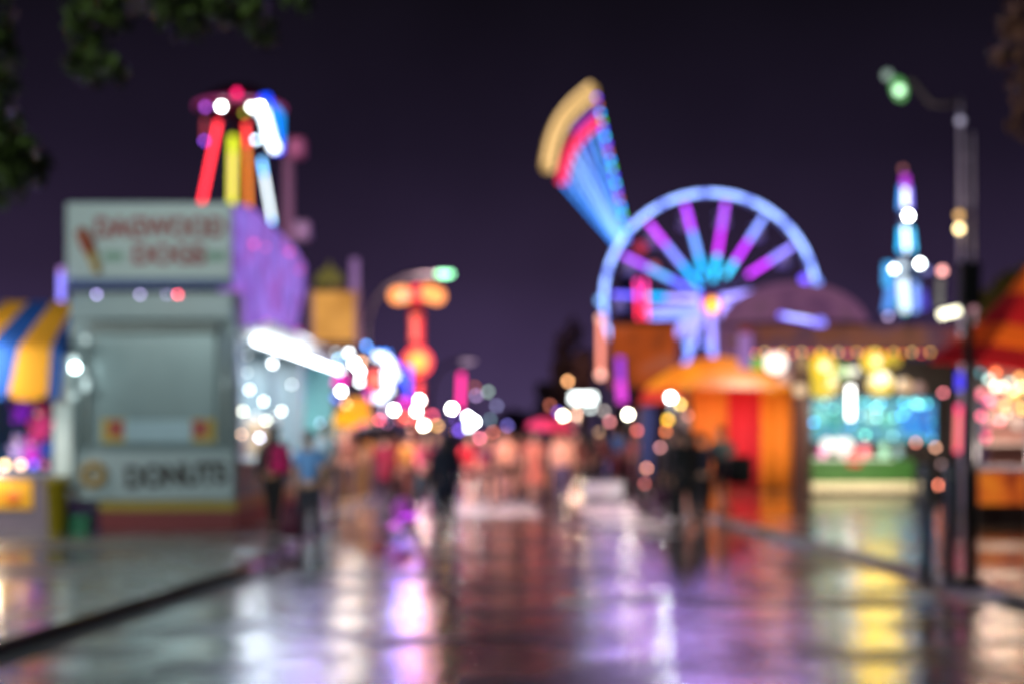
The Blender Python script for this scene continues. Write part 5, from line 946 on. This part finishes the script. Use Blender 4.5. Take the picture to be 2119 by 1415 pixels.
crowd = [(1004, 1052, 1.6, 'stroll', 20, 'fair', 'long', (120, 70, 50), 'shirt', (120, 60, 90), 'shorts', (60, 40, 60), 'person in plum top just right of the red top'),
         (1046, 1046, 1.74, 'walk', 0, 'fair', 'short', (150, 90, 60), 'shirt', (250, 178, 140), 'shorts', (30, 24, 30), 'bare legged person in peach shirt and black shorts'),
         (1074, 1030, 1.64, 'stand', 185, 'tan', 'short', (40, 26, 26), 'shirt', (140, 70, 56), 'shorts', (20, 18, 24), 'person in rust shirt and black shorts beside the peach shirt'),
         (1106, 1044, 1.66, 'hold', 15, 'fair', 'tail', (120, 76, 60), 'shirt', (226, 140, 116), 'skirt', (220, 130, 112), 'person in coral outfit under the pink umbrella'),
         (1132, 1026, 1.66, 'stroll', 170, 'tan', 'long', (50, 30, 30), 'shirt', (70, 44, 44), 'shorts', (60, 60, 84), 'person in brown top and slate shorts right of the coral outfit'),
         (1164, 1046, 1.7, 'stand', 175, 'fair', 'short', (60, 36, 30), 'jacket', (236, 180, 150), 'trousers', (90, 80, 110), 'person in cream jacket and slate trousers in the crowd'),
         (1190, 1032, 1.68, 'walk', 30, 'fair', 'short', (80, 46, 40), 'jacket', (120, 60, 50), 'trousers', (90, 54, 46), 'person in brown jacket left of the dark one'),
         (1216, 1020, 1.72, 'stand', 190, 'tan', 'long', (24, 16, 16), 'coat', (38, 22, 24), 'trousers', (36, 24, 24), 'long haired person in near black coat at the kerb'),
         (1240, 1012, 1.64, 'stroll', 160, 'fair', 'short', (70, 50, 50), 'jacket', (120, 56, 60), 'trousers', (60, 44, 56), 'person in wine red clothes left of the sky blue shirt'),
         (1279, 1004, 1.78, 'stand', 180, 'fair', 'short', (110, 80, 60), 'shirt', (100, 160, 226), 'trousers', (170, 90, 96), 'person in sky blue shirt and reddish trousers'),
         (1311, 1008, 1.66, 'walk', 200, 'fair', 'long', (130, 80, 70), 'jacket', (216, 120, 128), 'trousers', (150, 90, 110), 'person in rose jacket left of the navy banner'),
         (1024, 1010, 1.66, 'walk', 180, 'tan', 'short', (30, 24, 24), 'jacket', (150, 60, 50), 'trousers', (60, 40, 50), 'person in dull red jacket far back in the crowd'),
         (1094, 1006, 1.7, 'stroll', 175, 'brown', 'short', (20, 16, 16), 'jacket', (96, 56, 50), 'trousers', (40, 30, 36), 'dark clad person far back behind the coral outfit'),
         (1150, 1014, 1.64, 'walk', 10, 'fair', 'tail', (90, 56, 44), 'jacket', (60, 60, 96), 'trousers', (40, 36, 46), 'person in slate blue jacket far back beneath the cream lamp'),
         (905, 1030, 1.66, 'stroll', 0, 'fair', 'short', (80, 50, 40), 'jacket', (70, 40, 60), 'trousers', (40, 30, 40), 'person in plum brown jacket behind the long navy coat'),
         (820, 1036, 1.7, 'walk', 190, 'tan', 'short', (50, 30, 24), 'jacket', (150, 60, 30), 'trousers', (90, 44, 30), 'person in rust orange clothes right of the crimson coat'),
         (745, 1044, 1.64, 'stand', 165, 'fair', 'short', (150, 110, 70), 'shirt', (236, 190, 140), 'trousers', (200, 150, 100), 'person in beige clothes at the orange awning stall'),
         (716, 1050, 1.68, 'stroll', 20, 'fair', 'long', (120, 80, 60), 'jacket', (150, 96, 80), 'trousers', (80, 64, 70), 'person in brown jacket and grey trousers behind the pale blue shirt')]
for i, (px, ft, h, po, rz, sk_, hr, hrc, tp, tpc, bt, btc, lb) in enumerate(crowd): pp_('c%d' % i, px, ft, h, po, rz, sk_, hr, hrc, tp, tpc, bt, btc, (70, 60, 60), lb)
pp_('r', 1398, 1082, 1.70, 'stand', 195, 'tan', 'short', (20, 16, 18), 'coat', (34, 32, 38), 'trousers', (20, 18, 22), (232, 230, 232), 'person in long black coat with white shoes, left of the couple')
pp_('s', 1434, 1078, 1.66, 'stroll', 175, 'fair', 'long', (30, 22, 26), 'jacket', (42, 40, 60), 'shorts', (36, 28, 44), (200, 190, 190), 'bare legged person in dark navy jacket, right of the couple')
pp_('t', 1494, 1068, 1.70, 'walk', 200, 'fair', 'short', (54, 44, 44), 'shirt', (120, 136, 138), 'shorts', (60, 56, 84), (150, 130, 130), 'person in grey green shirt carrying a black backpack')
pp_('v', 1418, 1098, 1.74, 'stroll', 190, 'tan', 'short', (16, 14, 16), 'coat', (22, 20, 26), 'trousers', (14, 13, 16), (20, 18, 20), 'tall person all in black in front of the dark coated pair')
pp_('w', 1456, 1084, 1.7, 'walk', 185, 'fair', 'short', (24, 18, 20), 'jacket', (36, 36, 62), 'trousers', (26, 24, 38), (60, 56, 60), 'person in indigo jacket at the right of the dark group')
pp_('u', 1908, 1012, 1.66, 'stand', 160, 'fair', 'short', (90, 60, 50), 'shirt', (220, 130, 116), 'trousers', (90, 70, 60), (50, 40, 40), 'person in salmon shirt standing at the end of the prize stall')
(ta, _), po = pers['a']; bag(shoulder_pos(ta, 'stroll', 0, .2), (216, 26, 110), 'hot pink backpack on the dark haired person', (.3, .16, .4))
(tb, _), po = pers['b']; hp = hand_pos(tb, 'stand', 1); t = thing('tote_bag', 'maroon tote bag held by the person in light blue', 'bag', hp)
m = MB(); m.lathe([(.001, -.62), (.2, -.6), (.19, -.35), (.12, -.12), (.115, -.12), (.18, -.36), (.001, -.56)], (0, 0, 0), 18); m.build('bag_body', paint((84, 24, 52), .7), t, True, True)
m = MB(); m.path([(-.1, 0, -.13), (-.06, 0, 0), (0, 0, .03), (.06, 0, 0), (.1, 0, -.13)], .012); m.build('strap', paint((60, 20, 40), .7), t, True, True)
(tt_, _), po = pers['t']; bag(shoulder_pos(tt_, 'walk', 0, .12) + Vector((.1, -.2, -.22)), (12, 13, 16), 'bulky black backpack on the grey green shirted person', (.44, .3, .52))
(tr_, _), po = pers['r']; hp = hand_pos(tr_, 'stand', 1); t = thing('shoulder_bag', 'plum handbag held low by the black coated person', 'bag', hp)
m = MB(); m.box((0, 0, -.28), (.36, .14, .28), 0, None, .05); m.build('bag_body', paint((70, 14, 56), .6), t, True, True); m = MB(); m.path([(-.14, 0, -.15), (-.05, 0, 0), (.05, 0, 0), (.14, 0, -.15)], .012); m.build('strap', DARK, t, True, True)
(td_, _), po = pers['d']; umbrella(hand_pos(td_, 'hold', 1) - Vector((0, 0, .33)), (R(-8), R(-6)), (30, 24, 32), 'black umbrella over the person in crimson coat', .62)
(tu_, _), po = pers['c3']; umbrella(hand_pos(tu_, 'hold', 1) - Vector((0, 0, .2)), (R(6), R(5)), (240, 70, 120), 'bright pink umbrella above the crowd', .58)
# ---- pram
pm = thing('pram', 'pram with magenta and violet hood in front of the pink top', 'pram', (X(838, 22.4), 22.4, .004), None, R(25)); pm.scale = (.62,)*3
m = MB(); m.ball((0, 0, .62), (.26, .4, .22), 16, 8, 0, -1); m.build('seat', paint((200, 60, 210), .6), pm, True, True)
m = MB(); m.ball((0, .12, .72), (.28, .32, .34), 18, 8, 0, 0., Matrix.Rotation(R(-20), 3, 'X')); m.build('hood', canvas((250, 130, 250), .4), pm, True, True)
m = MB(); m.path([(-.26, -.3, .3), (-.27, .1, .42), (-.26, .35, .3)], .03); m.build('light_strip', led((226, 80, 235), 7, 'line', .6), pm, True, True)  # glowing strip added to lift the shaded pram
m = MB(); m.path([(-.24, -.3, .6), (0, -.44, .62), (.24, -.3, .6)], .03); m.build('light_strip', led((200, 70, 240), 7, 'line', .7), pm, True, True)  # second strip added for the purple glow
m = MB()
for sx in (-.22, .22): m.tube((sx, -.35, .16), (sx, .3, .95), .014); m.tube((sx, .38, .16), (sx, -.1, .6), .014); m.tube((sx, .3, .95), (sx, .5, 1.02), .014)
m.tube((-.22, .5, 1.02), (.22, .5, 1.02), .018); m.build('frame', STEEL, pm, True, True)
for sx in (-.25, .25):
    for sy in (-.36, .38):
        m = MB(); m.torus((sx, sy, .14), .12, .022, 24, 8, 0, 'X'); wl = m.build('wheel', RUBBER, pm, True, True); m = MB(); m.disc((sx, sy, .14), .1, .02, 20, 0, 'X'); m.build('rim', STEEL, wl, True, True)
# ---- white cool box on the kerb
cb = thing('cool_box', 'white cool box with lid on the ground right of the crowd', 'cool box', (X(1245, 36), 35.6, .004))
m = MB(); m.ext(-.5, .5, -.25, .25, .02, .34, 0, .05); m.build('tub', paint((226, 230, 236), .35), cb, True, True); m = MB(); m.ext(-.53, .53, -.28, .28, .345, .43, 0, .03); m.build('lid', paint((236, 238, 244), .35), cb, True, True)
m = MB(); m.path([(-.5, 0, .25), (-.58, 0, .28), (-.58, 0, .5), (.58, 0, .5), (.58, 0, .28), (.5, 0, .25)], .015); m.build('handle', GREY, cb, True, True)
# ================================================================== LIGHT FROM THE STREET LAMPS OVER THE SCENE
sl = thing('street_lamp', 'tall street lamp on the left pavement outside the frame', 'street lamp', (-9.8, .4, .12), 'street lamps with curved arms')
m = MB(); m.path([(-9.8, .4, .12), (-9.8, .4, 7.2), (-9.6, .8, 8.), (-9.2, 1.5, 8.3)], [.1, .08, .06, .05], 10); m.build('pole', GREY, sl, True)
m = MB(); m.ball((-9.0, 1.8, 8.3), (.2, .42, .12), 14, 7, 0, 0.); m.build('lamp_head', GREY, sl, True)
m = MB(); m.ball((-9.0, 1.8, 8.27), (.16, .36, .05), 14, 7); m.build('lens', led((214, 245, 232), 8, 'area', 20.), sl, True)
lamp('SPOT', (-9.0, 1.9, 8.0), 4600, (.82, 1, .97), sl, .25, (-5.0, 21.0, 0.2), 60, .5); lamp('POINT', (-9.0, 1.9, 7.9), 2700, (.88, 1, .92), sl, .25)
# ================================================================== RENDER SETTINGS
scene.render.engine = 'CYCLES'
c = scene.cycles; c.use_denoising = True
try: c.denoiser = 'OPENIMAGEDENOISE'
except Exception: pass
c.max_bounces = 6; c.diffuse_bounces = 2; c.glossy_bounces = 3; c.transmission_bounces = 3; c.sample_clamp_indirect = 40.; c.caustics_reflective = False; c.caustics_refractive = False
c.use_light_tree = True
scene.view_settings.view_transform = 'Standard'; scene.view_settings.look = 'None'; scene.view_settings.exposure = 0; scene.view_settings.gamma = 1
